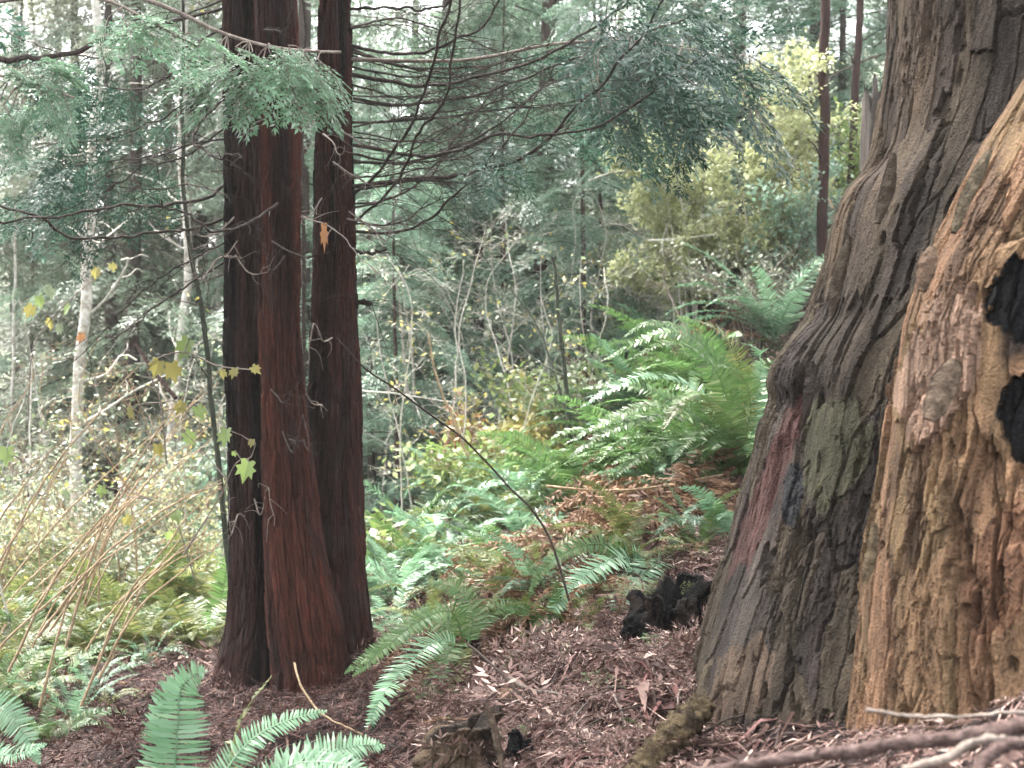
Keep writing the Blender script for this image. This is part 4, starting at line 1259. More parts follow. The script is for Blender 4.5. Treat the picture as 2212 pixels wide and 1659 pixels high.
for i, pts in enumerate(TC):
    cane(pts, .0085, .003, 'tan_canes', f'straw coloured arching cane at lower left, its tip {("number " + str(0)) if False else (ORD[i] if i < 20 else ["twenty-first", "twenty-second", "twenty-third", "twenty-fourth", "twenty-fifth", "twenty-sixth"][i - 20])} from the left', 420 + i,
         group='arching canes at lower left', tw=dict(step=.35, L=(.08, .3), rad=.0018, sub=False, droop=0))


# leafy sprigs with maple-like leaves near the clump's left
def leafy_sprig(label, stem, leaves, mat, seed, size=.09, name='vine_maple', twmat='dead_twigs'):
    P = smooth_path([v(*p) for p in stem], 24)
    root = thing(name, P[0], label, 'shrub')
    sb = MB().add(*tube(P, np.linspace(.0055, .003, 24), 4))
    rr = rng(seed)
    for k, (x, y, d, sz, m) in enumerate(leaves):
        p = v(x, y, d)
        j = np.argmin(np.linalg.norm(P - p, axis=1))
        sb.add(*tube(np.stack([P[j], (P[j] + p) / 2 + [0, 0, .01], p]), [.0032, .0026, .002], 4))
        lm = MB().add(*lobed(p, (rr.normal(0, .5), rr.normal(0, .3), -1), (rr.normal(0, .5), -1, rr.uniform(0, .9)), size * sz, seed + k))
        lm.obj('leaf', M[m or mat], root, smooth=False)
    sb.obj('stem', M[twmat], root)


leafy_sprig('vine maple sprig with lime leaves hanging before the dark left redwood', [(395, 1200, 7.2), (470, 1080, 7.2), (510, 1000, 7.1), (540, 990, 7.1), (552, 960, 7.1)],
            [(537, 998, 7.0, 1.25, 'leaf_lime'), (490, 928, 7.1, 1.1, None), (545, 950, 7.1, .5, 'leaf_gold'), (505, 975, 7.1, .4, None), (400, 935, 7.3, 1, None)], 'leaf_lime', 51)
leafy_sprig('vine maple sprig with yellow and green leaves left of the redwood clump', [(360, 1000, 7.6), (345, 860, 7.6), (320, 790, 7.6), (395, 760, 7.6), (470, 790, 7.5), (555, 800, 7.4)],
            [(345, 780, 7.6, 1.2, 'leaf_gold'), (370, 785, 7.6, 1.3, 'leaf_gold'), (408, 735, 7.6, 1.5, 'leaf_lime'), (425, 880, 7.6, 1, None), (395, 870, 7.6, .9, 'leaf_gold'), (545, 793, 7.4, .7, 'leaf_gold'), (508, 797, 7.4, .7, 'leaf_gold'), (480, 800, 7.45, .6, 'leaf_gold'), (280, 880, 7.8, .9, 'leaf_gold'), (340, 960, 7.7, .9, 'leaf_gold')], 'leaf_lime', 52)
leafy_sprig('maple twig with a few green leaves at the left edge', [(-60, 1100, 7), (-10, 1000, 7), (30, 985, 7), (70, 1010, 7)], [(14, 968, 7, 1.1, None), (-5, 1010, 7, .8, None)], 'leaf_lime', 53)
leafy_sprig('yellow maple sprig among the alders at left', [(60, 900, 11), (70, 760, 11), (110, 690, 11), (160, 640, 11), (220, 590, 11)],
            [(70, 660, 11, 1.3, 'leaf_gold'), (110, 690, 11, 1.1, 'leaf_gold'), (100, 620, 11, 1.4, 'leaf_pale'), (210, 580, 11, 1.1, 'leaf_gold'), (150, 660, 11, 1.2, 'leaf_lime'), (240, 570, 11, .9, 'leaf_gold'), (175, 720, 11, 1, 'leaf_orange'), (85, 640, 11, 1.2, 'leaf_lime'), (130, 700, 11, 1, 'leaf_pale')], 'leaf_gold', 54)
leafy_sprig('sprig with pale green leaves above the fern bank at left', [(420, 1250, 9), (390, 1150, 9), (370, 1100, 9), (330, 1080, 9)], [(380, 1105, 9, 1.1, None), (280, 1115, 9, .9, 'leaf_gold'), (360, 1150, 9, .8, None), (220, 1050, 9, .9, None), (140, 1060, 9, .8, 'leaf_pale')], 'leaf_lime', 55)


def shrub(pos, R, H, n, size, leafm, twm, seed, label, name='shrub', group=None, fine=False):
    """several stems with leaves through an uneven crown"""
    r = rng(seed)
    root = thing(name, pos, label, 'shrub', group)
    mb = MB(); pts = []
    for k in range(9):
        az = r.uniform(0, 2 * pi); rad = R * r.uniform(.3, 1)
        tip = pos + np.array([cos(az) * rad, sin(az) * rad, H * r.uniform(.6, 1)])
        c = smooth_path([pos + r.normal(0, .05, 3), pos * .6 + tip * .4 + [0, 0, H * .15] + r.normal(0, R * .06, 3), tip], 12)
        mb.add(*tube(c, np.linspace(.010, .003, 12), 4))
        pts += twiggy(mb, c, .007, seed * 7 + k, 2, H * .11, R * .55, .6)
    mb.obj('stems', M[twm], root)
    lm = MB()
    small_leaves(lm, np.concatenate(pts), r, size, n)
    lm.obj('foliage', M[leafm], root, smooth=False)


def at_ground(x, d):
    X = (x * s_ - 512) / F * d
    return grd(X, d)


shrub(at_ground(1500, 14.4), 1.3, 2.7, 13000, .06, 'bush_yellow', 'pale_twigs', 301, 'large airy yellow-green bush on the hillside below the hanging redwood boughs')
shrub(at_ground(1640, 14.2), 1.1, 2.5, 10000, .06, 'bush_yellow', 'pale_twigs', 302, 'yellow-green bush right next to the straight young redwood')
shrub(at_ground(1400, 16.5), 1.0, 1.9, 4000, .06, 'leaf_pale', 'pale_twigs', 303, 'grey-green twiggy bush at the left foot of the large yellow bush')
shrub(at_ground(1620, 13.2), .9, 1.1, 1100, .05, 'conifer_grey', 'dead_twigs', 304, 'low grey-olive twiggy bush above the large slope fern')
shrub(at_ground(1700, 14), .8, 1.3, 2600, .06, 'conifer_mint', 'dead_twigs', 305, 'blue-green bush tucked against the stump edge')
shrub(at_ground(1090, 13.2), .75, .9, 1500, .085, 'leaf_gold', 'tan_canes', 306, 'bright yellow leafy shrub in the gully right of the redwoods')
shrub(at_ground(1180, 13.8), .7, .95, 1500, .08, 'leaf_lime', 'tan_canes', 307, 'yellow-green leafy shrub at the foot of the dark bare sapling')
shrub(at_ground(1000, 13.6), .4, 1.0, 420, .085, 'leaf_orange', 'tan_canes', 308, 'small shrub with orange autumn leaves in the gully')
shrub(at_ground(1060, 12.4), .8, .75, 1600, .085, 'leaf_lime', 'tan_canes', 309, 'lime green leafy shrub lowest in the gully')
shrub(at_ground(830, 10.6), .45, .7, 420, .11, 'leaf_lime', 'tan_canes', 310, 'lime leafed bramble right against the redwood clump')
shrub(at_ground(1270, 12.8), .6, .8, 1300, .07, 'leaf_pale', 'tan_canes', 311, 'pale leafy shrub among the slope ferns')
shrub(at_ground(1880, 17), .9, 1.4, 2600, .07, 'leaf_lime', 'dead_twigs', 312, 'bright green shrub between the two young redwoods and the stump')
shrub(at_ground(60, 14), .8, 1.5, 1300, .07, 'leaf_pale', 'tan_canes', 313, 'pale leaved shrub among the canes at the left edge')
shrub(at_ground(290, 14.5), .8, 1.4, 1300, .07, 'leaf_pale', 'tan_canes', 314, 'pale leaved shrub between the two alders')
shrub(at_ground(430, 15), .7, 1.4, 1200, .07, 'conifer_mint', 'tan_canes', 315, 'blue-green shrub behind the slender dark sapling')

for k, (x, d, R, H, m, lab) in enumerate([(-20, 12.6, .7, 1.3, 'leaf_pale', 'pale leafy thicket cut by the left edge'), (110, 12.2, .7, 1.35, 'bush_yellow', 'olive leafy thicket before the thick pale alder'), (200, 13.4, .7, 1.6, 'conifer_grey', 'grey-olive thicket right of the thick pale alder'),
                                         (250, 11.9, .6, 1.1, 'leaf_pale', 'pale thicket low between the two alders'), (420, 12.6, .6, 1.35, 'bush_yellow', 'olive thicket touching the slender dark sapling'), (60, 17.5, 1, 2.4, 'conifer_grey', 'tall grey-olive thicket behind the thick pale alder'), (290, 18.5, 1, 2.4, 'leaf_pale', 'tall pale thicket behind the slim white alder'), (440, 17, .9, 2.3, 'conifer_grey', 'tall grey thicket just left of the redwood bark')]):
    shrub(at_ground(x, d), R, H, 800, .05, m, 'tan_canes', 360 + k, lab)

# bare grey thickets: pale bare shrubs in the gully and hillside
BS = [((900, 900, 14), (1000, 560, 14), 'bare grey shrub in the gully nearest the redwoods'), ((1060, 880, 15), (1090, 480, 15), 'tall bare pale shrub in the gully behind the brown cane'), ((1150, 860, 16), (1240, 430, 16), 'bare whitish shrub left of the dark bare sapling'),
      ((1330, 720, 16), (1260, 380, 16), 'bare shrub reaching left from the yellow bush'), ((1450, 760, 14.5), (1480, 420, 14.5), 'bare tangled shrub in front of the yellow bush'), ((1640, 700, 14.5), (1560, 330, 14.8), 'bare reddish shrub near the young redwood'),
      ((1740, 640, 15), (1650, 300, 15), 'bare leaning shrub right of the yellow bush'), ((80, 1150, 17), (40, 640, 17), 'bare pale shrub at the left edge'), ((250, 1150, 18), (280, 700, 18), 'bare shrub between the alders'), ((420, 1120, 18), (460, 640, 18), 'bare shrub just left of the redwood clump'),
      ((1600, 720, 13.5), (1520, 560, 13.5), 'low bare brown shrub above the slope ferns'), ((1480, 740, 13), (1440, 560, 13), 'low bare purplish shrub above the slope ferns')]
rb = rng(88)
for k in range(11):
    x = mix(800, 1330, (k + rb.uniform(.2, .8)) / 11); d = rb.uniform(11.8, 16.5)
    BS.append(((x, 900, d), (x + rb.uniform(-110, 110), rb.uniform(430, 640), d), f'fine pale bare shrub in the gully right of the redwoods, {ORD[k]} from the left'))
for k in range(10):
    x = mix(-20, 470, (k + rb.uniform(.2, .8)) / 10); d = rb.uniform(10, 14)
    BS.append(((x, 1200, d), (x + rb.uniform(-120, 160), rb.uniform(700, 980), d), f'fine pale bare shrub in the tangle left of the redwoods, {ORD[k]} from the left'))
for i, (p0, p1, lab) in enumerate(BS):
    a, b = v(*p0), v(*p1)
    a[2] = float(h(a[:1], a[1:2])[0]) - .05
    rr = rng(330 + i)
    P = [a, a * .6 + b * .4 + rr.normal(0, .12, 3), a * .25 + b * .75 + rr.normal(0, .15, 3), b]
    bare_tree('bare_shrub', P, .016 if i < 12 else .010, .004 if i < 12 else .003, 'dead_twigs' if i in (5, 10, 11) else 'tan_canes' if i > 22 and i % 2 else 'pale_twigs', lab, 'shrub', 340 + i, 'bare shrubs', px=False, lev=3, step=.32 if i < 12 else .26, L=.95 if i < 12 else .8, leaf=None if i < 12 else ['leaf_pale', 'leaf_gold', 'leaf_pale'][i % 3], leaf_size=.05, nleaf=130)


# ------------------------------------------------------------------ conifers behind
def conifer_meshes(seed, H, hb, R, nb, dens, mat, sprays, lsc):
    r = rng(seed)
    zt = np.linspace(-.4, H, 30)
    P = np.stack([.05 * np.sin(zt * .5 + seed), .05 * np.cos(zt * .4 + seed), zt], 1)
    r0 = .0105 * H ** .95
    rad = np.interp(zt, [-.4, .3, H], [r0 * 1.3, r0, r0 * .12])
    trunk = MB().add(*tube(P, rad, 10)).mesh('trunk', M['conifer_bark'])
    cr, tw = MB(), MB()
    for k in range(nb):
        t = (k + r.uniform(0, 1)) / nb
        z = hb + (H - hb) * t ** 1.1
        az = k * 2.39996 + r.normal(0, .3)
        L = R * ((1 - t) ** .7 * .9 + .12) * r.uniform(.6, 1.15)
        e0 = radians(r.uniform(-12, 22)); dr = r.uniform(.15, .4)
        s = np.linspace(0, 1, 8)[:, None]
        hd = np.array([cos(az), sin(az), 0])
        c = np.array([0, 0, z]) + hd * s * L * cos(e0) + np.array([0, 0, 1]) * (s * L * sin(e0) - dr * L * s ** 2)
        tw.add(*tube(c, np.linspace(.004 + .004 * L, .003, 8), 4))
        for m in range(dens):
            u = r.uniform(.25, 1)
            p = c[0] + (c[-1] - c[0]) * u
            p = np.array([np.interp(u, s[:, 0], c[:, i]) for i in range(3)])
            sd = r.choice([-1, 1]) * r.uniform(.2, 1.0)
            d = hd + np.cross([0, 0, 1], hd) * sd + np.array([0, 0, r.normal(-.35, .25)])
            put(cr, sprays[r.integers(0, len(sprays))][0], p, d, lsc * r.uniform(.6, 1.2), r.normal(0, .4))
    for k in range(14):                                        # bare dead twigs low on the trunk
        z = r.uniform(.4, hb + 1); az = r.uniform(0, 6.28); L = r.uniform(.4, 1.1)
        d = np.array([cos(az), sin(az), r.normal(0, .2)])
        tw.add(*tube(np.array([[0, 0, z]]) + np.linspace(0, 1, 5)[:, None] * d * L, np.linspace(.007, .002, 5), 3))
    return trunk, cr.mesh('crown', M[mat], False), tw.mesh('limbs', M['conifer_bark'])


CV = dict(
    tall=[conifer_meshes(810 + i, 16, .8 + i, 3.2, 58, 5, 'conifer_teal', SPR, .95) for i in range(2)],
    grey=[conifer_meshes(830 + i, 14, .8, 2.8, 56, 6, 'conifer_grey', SPR_THIN, 1.0) for i in range(2)],
    young=[conifer_meshes(850 + i, 7.5, .3, 2.0, 46, 6, 'conifer_mint', SPR, .7) for i in range(2)],
)
DESC = dict(tall=('tall blue-green conifer', 'conifer'), grey=('thin grey-green conifer', 'conifer'), young=('young feathery pale green conifer', 'young_conifer'))
BANDS = [(60, 'at the left edge'), (160, 'around the thick pale alder'), (225, 'just left of the redwood clump'), (370, 'behind the redwood clump'), (455, 'just right of the redwood clump'), (540, 'in the gully past the bare shrubs'),
         (625, 'above the dark bare sapling'), (780, 'above the yellow bush'), (2000, 'behind the big stump')]
CT = []
rr = rng(4242)
for d, n in ((19, 4), (23, 5), (28, 5), (34, 4), (42, 5)):
    for k in range(n):
        px = mix(-60, 1000, (k + rr.uniform(.1, .9)) / n)
        dd = d * rr.uniform(.92, 1.1)
        CT.append((px, dd, rr.choice(['tall', 'grey', 'tall']), rr.uniform(.8, 1.2)))
for px, d, sc in [(395, 15, .55), (372, 17, .7), (440, 19, .8), (505, 18, .8), (580, 16, .62), (600, 19, .6), (545, 21, .9), (745, 22, 1), (840, 22, 1), (30, 22, .8), (330, 19, .9), (475, 24, 1), (900, 24, 1), (400, 22, .9), (530, 25, 1), (600, 23, 1), (700, 26, 1.1), (90, 26, 1.1), (190, 25, .9), (270, 24, 1), (370, 26, 1.1), (250, 18.5, .6)]:
    CT.append((px, d, 'young', sc))
for px, d, sc in [(-30, 22, 1), (55, 26, 1), (110, 21, .9), (165, 29, 1.1), (205, 24, 1), (415, 30, 1.1), (520, 33, 1.1), (620, 36, 1.1)]:
    CT.append((px, d, 'grey', sc))
CT.sort(key=lambda q: q[1])
cnt = {}
tot = {}
band = lambda px: next(w for lim, w in BANDS if px < lim)
for px, d, kind, sc in CT: tot[(kind, band(px))] = tot.get((kind, band(px)), 0) + 1
for i, (px, d, kind, sc) in enumerate(CT):
    X = (px - 512) / F * d
    key = (kind, band(px)); k = cnt.get(key, 0); cnt[key] = k + 1
    lab = f'{DESC[kind][0]} {key[1]}' + ('' if tot[key] == 1 else f', {"nearest" if k == 0 else ORD[k] + " nearest"} there')
    root = thing(DESC[kind][1], grd(X, d), lab, 'tree', 'conifers behind')
    root.rotation_euler = (0, 0, rr.uniform(0, 6.28)); root.scale = (sc, sc, sc)
    for me in CV[kind][i % len(CV[kind])]:
        o = bpy.data.objects.new(me.name.split('.')[0], me); COL.objects.link(o); o.parent = root

# crowns of the redwood clump, above the frame, and unseen redwoods added to shade the foreground
for q, (root, cx, cy) in enumerate(((tA, v(525, 0, 8.35)[0], 8.35), (tB, v(595, 0, 7.95)[0], 7.95), (tC, v(722, 0, 8.5)[0], 8.5))):
    r = rng(990 + q); cr, lb = MB(), MB()
    for k in range(18):
        z = r.uniform(5, 12); az = k * 2.4 + q; L = r.uniform(1.6, 3.4)
        s8 = np.linspace(0, 1, 8)[:, None]; hd = np.array([cos(az), sin(az), 0])
        c = np.array([cx, cy, z]) + hd * s8 * L + np.array([0, 0, 1]) * (-.25 * L * s8 ** 2)
        lb.add(*tube(c, np.linspace(.02, .004, 8), 4))
        for m in range(5):
            u = r.uniform(.3, 1); p = np.array([np.interp(u, s8[:, 0], c[:, i]) for i in range(3)])
            put(cr, SPR[r.integers(0, 6)][0], p, hd + np.cross([0, 0, 1], hd) * r.normal(0, .6) + [0, 0, r.normal(-.2, .2)], r.uniform(.6, 1.1), r.normal(0, .4))
    cr.obj('crown', M['redwood_dark'], root); lb.obj('limbs', M['dark_twigs'], root)
CV['shade'] = [conifer_meshes(870, 17, 5.5, 4.2, 56, 6, 'redwood_dark', SPR, 1.1)]
for x, y, lab in [(-6.6, 2.0, 'added unseen redwood giving shade from left of the viewpoint'), (-7.6, 10, 'added unseen redwood giving shade from left of the fern bank')]:
    root = thing('redwood_tree', grd(x, y), lab, 'tree', 'added redwoods shading the viewpoint')
    root.rotation_euler = (0, 0, x)
    for me in CV['shade'][0]:
        o = bpy.data.objects.new(me.name.split('.')[0], me); COL.objects.link(o); o.parent = root
rr = rng(51)
for k, (x, d) in enumerate([(60, 24), (150, 27), (290, 25), (350, 30), (430, 26), (560, 28), (705, 31), (850, 27), (930, 24), (1080, 28), (1200, 25), (1350, 27)]):
    a = at_ground(x, d)
    P = [a, a + [rr.normal(0, .3), 0, 3], a + [rr.normal(0, .5), 0, 6], a + [rr.normal(0, .7), 0, 10]]
    bare_tree('hardwood_tree', P, .07, .02, 'conifer_bark', f'bare brown hardwood far behind, {ORD[k]} from the left of its row', 'tree', 1200 + k, 'far bare hardwoods', px=False, lev=2, step=.5, L=2.2, twmat='dead_twigs', leaf='leaf_pale', leaf_size=.12, nleaf=420)

# reddish trunks in the gully
bare_tree('dead_redwood', [(1035, 960, 19), (1034, 800, 19), (1033, 600, 19), (1032, 390, 19)], .085, .05, 'red_sapling', 'straight reddish trunk in the gully with flaking bark', 'tree', 221, step=.5, L=.7, lev=2, twmat='dead_twigs')
bare_tree('dead_redwood', [(1006, 960, 19.5), (1004, 800, 19.5), (1000, 690, 19.5)], .06, .045, 'conifer_bark', 'short broken grey trunk left of the straight reddish trunk', 'tree', 222, step=.5, L=.4, lev=1, twmat='dead_twigs')
def log_stump(pos, R, H, seed, label, col=(.05, .028, .022)):
    zs = np.linspace(-.3, H, 50); th = np.linspace(0, 2 * pi, 61)[:-1]
    a = R * np.interp(zs, [-.3, .1, H], [1.4, 1.1, .85])
    P, Q, C = column(zs, th, np.full(50, pos[0]), np.full(50, pos[1]), a, a, lambda T, Z, P: .12 * R * (fbm(np.stack([np.cos(T) * 4, np.sin(T) * 4, Z * 1.2], -1), 4, seed) - .5) * 2,
                     lambda T, Z, P, d: np.array(col) * (.4 + 1.3 * fbm(np.stack([np.cos(T) * 9, np.sin(T) * 9, Z * 2], -1), 3, seed + 1))[..., None])
    P = P + np.array([0, 0, pos[2]])
    P[-12:, :, 2] += (fbm(np.stack([np.cos(th) * 3, np.sin(th) * 3, 0 * th], -1), 3, seed + 2) - .5)[None] * np.linspace(0, 1, 12)[:, None] * H * .5
    root = thing('tree_stump', pos, label, 'stump', 'old stumps on the hillside')
    MB().add(P.reshape(-1, 3), Q, C.reshape(-1, 3)).obj('trunk_wall', M['stump_wood'], root)
    mb = MB(); cap(mb, P[-1], np.array(col) * .6); mb.obj('broken_top', M['stump_wood'], root)


log_stump(at_ground(1248, 14.5), .12, .75, 61, 'narrow dark red broken stump behind the dark bare sapling')
log_stump(v(1715, 245, 22) * [1, 1, 0] + [0, 0, at_ground(1715, 22)[2]], .33, max(.7, float(v(1715, 175, 22)[2] - at_ground(1715, 22)[2])), 62, 'dark brown stump standing high on the hillside')
log_stump(at_ground(1900, 12), .17, max(.5, float(v(1890, 180, 12)[2] - at_ground(1900, 12)[2])), 63, 'grey knobbly snag peeping out beside the top of the big stump', (.05, .04, .034))
log_stump(v(1560, 690, 15), .42, .6, 64, 'wide dark decayed stump above the slope ferns', (.026, .017, .013))


# ------------------------------------------------------------------ forest floor debris
def litter(name, n, xr, dr, mat, size, seed, label, mask=None, lift=.02, asp=.16, tilt=.35):
    r = rng(seed)
    d = r.uniform(dr[0] ** 2, dr[1] ** 2, n) ** .5
    px = r.uniform(*xr, n) * s_
    X = (px - 512) / F * d
    if mask is not None:
        k = mask(X, d); X, d = X[k], d[k]; n = len(X)
    Z = h(X, d)
    b = np.stack([X, d, Z + r.uniform(0, lift, n)], 1)
    az = r.uniform(0, 2 * pi, n)
    dd = norm(np.stack([np.cos(az), np.sin(az), r.normal(0, tilt, n)], 1))
    w = norm(np.cross(dd, norm(r.normal(0, .5, (n, 3)) + [0, 0, 1])))
    L = size * r.lognormal(0, .5, n)
    V, Q = blades(b, dd, w, L, np.maximum(L * asp * r.uniform(.5, 1.6, n), .003), bend=np.stack([0 * X, 0 * X, -.2 * L], 1) + r.normal(0, .12, (n, 3)) * L[:, None])
    o = MB().add(V, Q).obj(name, M[mat], smooth=False)
    tag(o, label, 'litter', kind='stuff')


def sprig_litter(name, n, xr, dr, mat, sc, seed, label, dens=None):
    r = rng(seed)
    mb = MB()
    d = r.uniform(dr[0] ** 2, dr[1] ** 2, n) ** .5
    X = (r.uniform(*xr, n) * s_ - 512) / F * d
    Z = h(X, d)
    for k in range(n):
        az = r.uniform(0, 2 * pi)
        put(mb, LSP[k % 5], np.array([X[k], d[k], Z[k] + r.uniform(.0, .03)]), (cos(az), sin(az), r.normal(.05, .25)), sc * r.lognormal(0, .35), r.normal(0, .7))
    tag(mb.obj(name, M[mat], smooth=False), label, 'litter', kind='stuff')


LSP = [spray_proto(60 + i, 4, 5, .14, .03, .1)[0] for i in range(5)]
sprig_litter('needle_litter', 2600, (-150, 1650), (5.3, 9.6), 'litter_red', .15, 501, 'reddish brown dead redwood sprigs and needles on the ground')
sprig_litter('mound_litter', 1500, (930, 1650), (4.4, 7.4), 'litter_pale', .13, 511, 'paler purplish brown dead sprigs on the mound')
litter('fine_litter', 60000, (-150, 1700), (5.0, 9.6), 'litter_red', .035, 512, 'fine reddish brown needles on the ground', asp=.12)
litter('leaf_litter', 14000, (900, 1700), (4.3, 8.2), 'litter_pale', .035, 502, 'paler purplish brown leaf bits and bark chips on the mound', asp=.22, lift=.035, tilt=.5)
litter('bark_litter', 9000, (1450, 2300), (2.2, 4.6), 'litter_pale', .026, 503, 'pale bark chips and dead needles at the foot of the big stump', asp=.18, lift=.02)
sprig_litter('slope_litter', 2400, (800, 2300), (8.0, 14), 'litter_pale', .2, 514, 'brown and pinkish dead sprigs and fronds lying on the slope')
litter('slope_leaf_litter', 34000, (800, 2500), (7.5, 15), 'litter_pale', .05, 504, 'brown and pinkish leaf bits lying on the slope', asp=.25, lift=.05, tilt=.5)
litter('fallen_leaves', 14000, (-150, 900), (9, 18), 'litter_pale', .06, 505, 'dead brown leaves on the floor of the fern bank', asp=.35, lift=.08, tilt=.6)


def strand_litter(name, n, xr, dr, mat, L0, W0, seed, label):
    r = rng(seed)
    d = r.uniform(dr[0] ** 2, dr[1] ** 2, n) ** .5
    X = (r.uniform(*xr, n) * s_ - 512) / F * d
    az = r.uniform(0, 2 * pi, n); az2 = az + r.normal(0, .5, n)
    L = L0 * r.lognormal(0, .45, n); W = W0 * r.lognormal(0, .4, n)
    D1 = np.stack([np.cos(az), np.sin(az)], 1) * (L * .5)[:, None]; D2 = np.stack([np.cos(az2), np.sin(az2)], 1) * (L * .5)[:, None]
    p0 = np.stack([X, d], 1); p1 = p0 + D1; p2 = p1 + D2
    zz = lambda p, k: h(p[:, 0], p[:, 1]) + r.uniform(0, k, n) * np.minimum(1, L / .2)
    w = np.stack([-np.sin(az), np.cos(az), r.normal(0, .45, n)], 1); w = norm(w) * W[:, None] * .5
    P3 = [np.c_[p0, zz(p0, .03)], np.c_[p1, h(p1[:, 0], p1[:, 1]) + r.uniform(.004, 1, n) * np.minimum(.22 * L, .06)], np.c_[p2, zz(p2, .03)]]
    V = np.stack([P3[0] - w * .6, P3[0] + w * .6, P3[1] - w, P3[1] + w, P3[2] - w * .3, P3[2] + w * .3], 1).reshape(-1, 3)
    b = np.arange(n)[:, None] * 6
    Q = np.concatenate([b + np.array([[0, 1, 3, 2]]), b + np.array([[2, 3, 5, 4]])])
    tag(MB().add(V, Q).obj(name, M[mat], smooth=False), label, 'litter', kind='stuff')


strand_litter('bark_strand_litter', 3500, (930, 1700), (4.2, 7.6), 'litter_pale', .13, .009, 521, 'long pale strips of bark and frond stems strewn over the mound')
strand_litter('chunky_litter', 1500, (930, 1650), (4.2, 7.4), 'litter_rose', .10, .015, 525, 'reddish purple curled bark pieces heaped on the mound')
strand_litter('dark_strand_litter', 3500, (900, 1700), (4.2, 8.2), 'litter_red', .12, .012, 522, 'dark red-brown bark strips strewn over the mound')
strand_litter('red_strand_litter', 5000, (-150, 1000), (5.2, 9.8), 'litter_rust', .12, .007, 523, 'rusty dead needles and twigs strewn round the redwoods')
strand_litter('debris_litter', 1600, (1450, 2300), (2.2, 4.4), 'litter_pale', .07, .006, 524, 'loose pale splinters and needles at the foot of the big stump')


r_ = rng(61)
DF = sorted((r_.uniform(960, 1560), r_.uniform(5.0, 7.8)) for k in range(26))
for k, (x, d) in enumerate(DF):
    o = bpy.data.objects.new('dead_frond', FR_WILT[k % 6]); COL.objects.link(o)
    o.location = at_ground(x, d) + [0, 0, .03]
    sc = r_.uniform(.35, .7)
    o.scale = (sc, sc, sc * .3); o.rotation_euler = (r_.normal(0, .3), r_.normal(.1, .2), r_.uniform(0, 6.28))
    tag(o, f'dead brown fern frond lying on the litter mound, {ORD[k] if k < 20 else ["twenty-first", "twenty-second", "twenty-third", "twenty-fourth", "twenty-fifth", "twenty-sixth"][k - 20]} from the left', 'fern frond', 'dead fronds on the mound')
sprig_litter('green_sprig_litter', 120, (900, 1620), (5.0, 8.0), 'fern_green', .1, 531, 'small fresh green sprigs fallen on the mound')

# sticks and branches on the ground
def stick(pts, r0, r1, mat, label, seed, name='stick', tw=None, n=8):
    K = 36 if r0 < .009 else 150
    P = wobble(smooth_path([v(*p) for p in pts], 36), .018, seed)
    P = smooth_path(P, K)
    rad = np.linspace(r0, r1, K) * (1 + .3 * (fbm(np.stack([np.linspace(0, 30, K), np.zeros(K), np.full(K, seed)], -1), 3, seed) - .5))
    mb = MB().add(*rough_tube(P, rad, n if r0 < .009 else 16, seed))
    if tw: side_twigs(mb, P, r0, seed, **tw)
    return tag(mb.obj(name, M[mat]), label, 'branch', 'fallen sticks and branches')


stick([(1500, 1672, 2.75), (1640, 1648, 2.7), (1800, 1628, 2.65), (1960, 1606, 2.6), (2100, 1588, 2.55), (2260, 1560, 2.5)], .010, .014, 'branch_bark', 'pinkish fallen branch lying across the foot of the big stump', 601, 'fallen_branch', tw=dict(step=.12, L=(.03, .1), rad=.003, sub=False, droop=0), n=10)
stick([(1870, 1532, 2.9), (1960, 1545, 2.9), (2060, 1548, 2.85), (2240, 1535, 2.8)], .004, .003, 'dead_twigs', 'thin straw stick above the pinkish fallen branch', 602)
stick([(1950, 1665, 2.5), (2040, 1640, 2.5), (2120, 1600, 2.5), (2260, 1590, 2.55)], .008, .007, 'dead_twigs', 'pale weathered stick under the pinkish fallen branch', 603)
stick([(2090, 1700, 2.4), (2150, 1620, 2.45), (2250, 1600, 2.5)], .011, .009, 'branch_bark', 'stick crossing below the fallen branch at the right corner', 604)
stick([(1100, 1465, 5.7), (1150, 1490, 5.6), (1210, 1500, 5.55), (1260, 1530, 5.5), (1300, 1550, 5.45)], .008, .005, 'dead_twigs', 'whitish broken stick on top of the litter mound', 605)
stick([(1130, 1590, 5.2), (1090, 1640, 5.15), (1060, 1690, 5.1)], .012, .010, 'branch_bark', 'brown stick propped on the rotten wood chunk', 606)
stick([(1290, 1545, 5.3), (1240, 1600, 5.2), (1200, 1660, 5.1)], .009, .007, 'branch_bark', 'short brown stick lying down the litter mound', 607)
stick([(1200, 1600, 5.4), (1270, 1560, 5.4), (1350, 1520, 5.4), (1470, 1480, 5.4)], .008, .005, 'branch_bark', 'long thin stick across the litter mound', 608)
stick([(635, 1432, 6.6), (655, 1490, 6.5), (700, 1545, 6.4), (780, 1585, 6.3)], .005, .004, 'tan_canes', 'thin pale twig bowed before the middle redwood base', 609)
stick([(1180, 1050, 9), (1300, 1060, 8.9), (1420, 1052, 8.8), (1560, 1025, 8.8)], .008, .006, 'tan_canes', 'thin straight stick lying over the slope ferns', 610)
stick([(1100, 1330, 7.4), (1200, 1290, 7.4), (1330, 1300, 7.2), (1390, 1400, 7.0)], .007, .005, 'dark_twigs', 'dark twig bent over beside the shade-black hollow', 611)
stick([(1270, 390, 15), (1350, 370, 15), (1480, 400, 15), (1560, 380, 15)], .009, .005, 'pale_twigs', 'white fallen limb hung in front of the yellow bush', 612)
stick([(1400, 520, 14), (1460, 516, 14), (1560, 505, 14)], .010, .008, 'pale_twigs', 'pale horizontal limb under the yellow bush', 613)
stick([(780, 845, 14), (850, 850, 14), (930, 862, 14), (985, 870, 14)], .010, .007, 'pale_twigs', 'white dead limb lying level right of the redwood clump', 614, tw=dict(step=.25, L=(.1, .35), rad=.006))
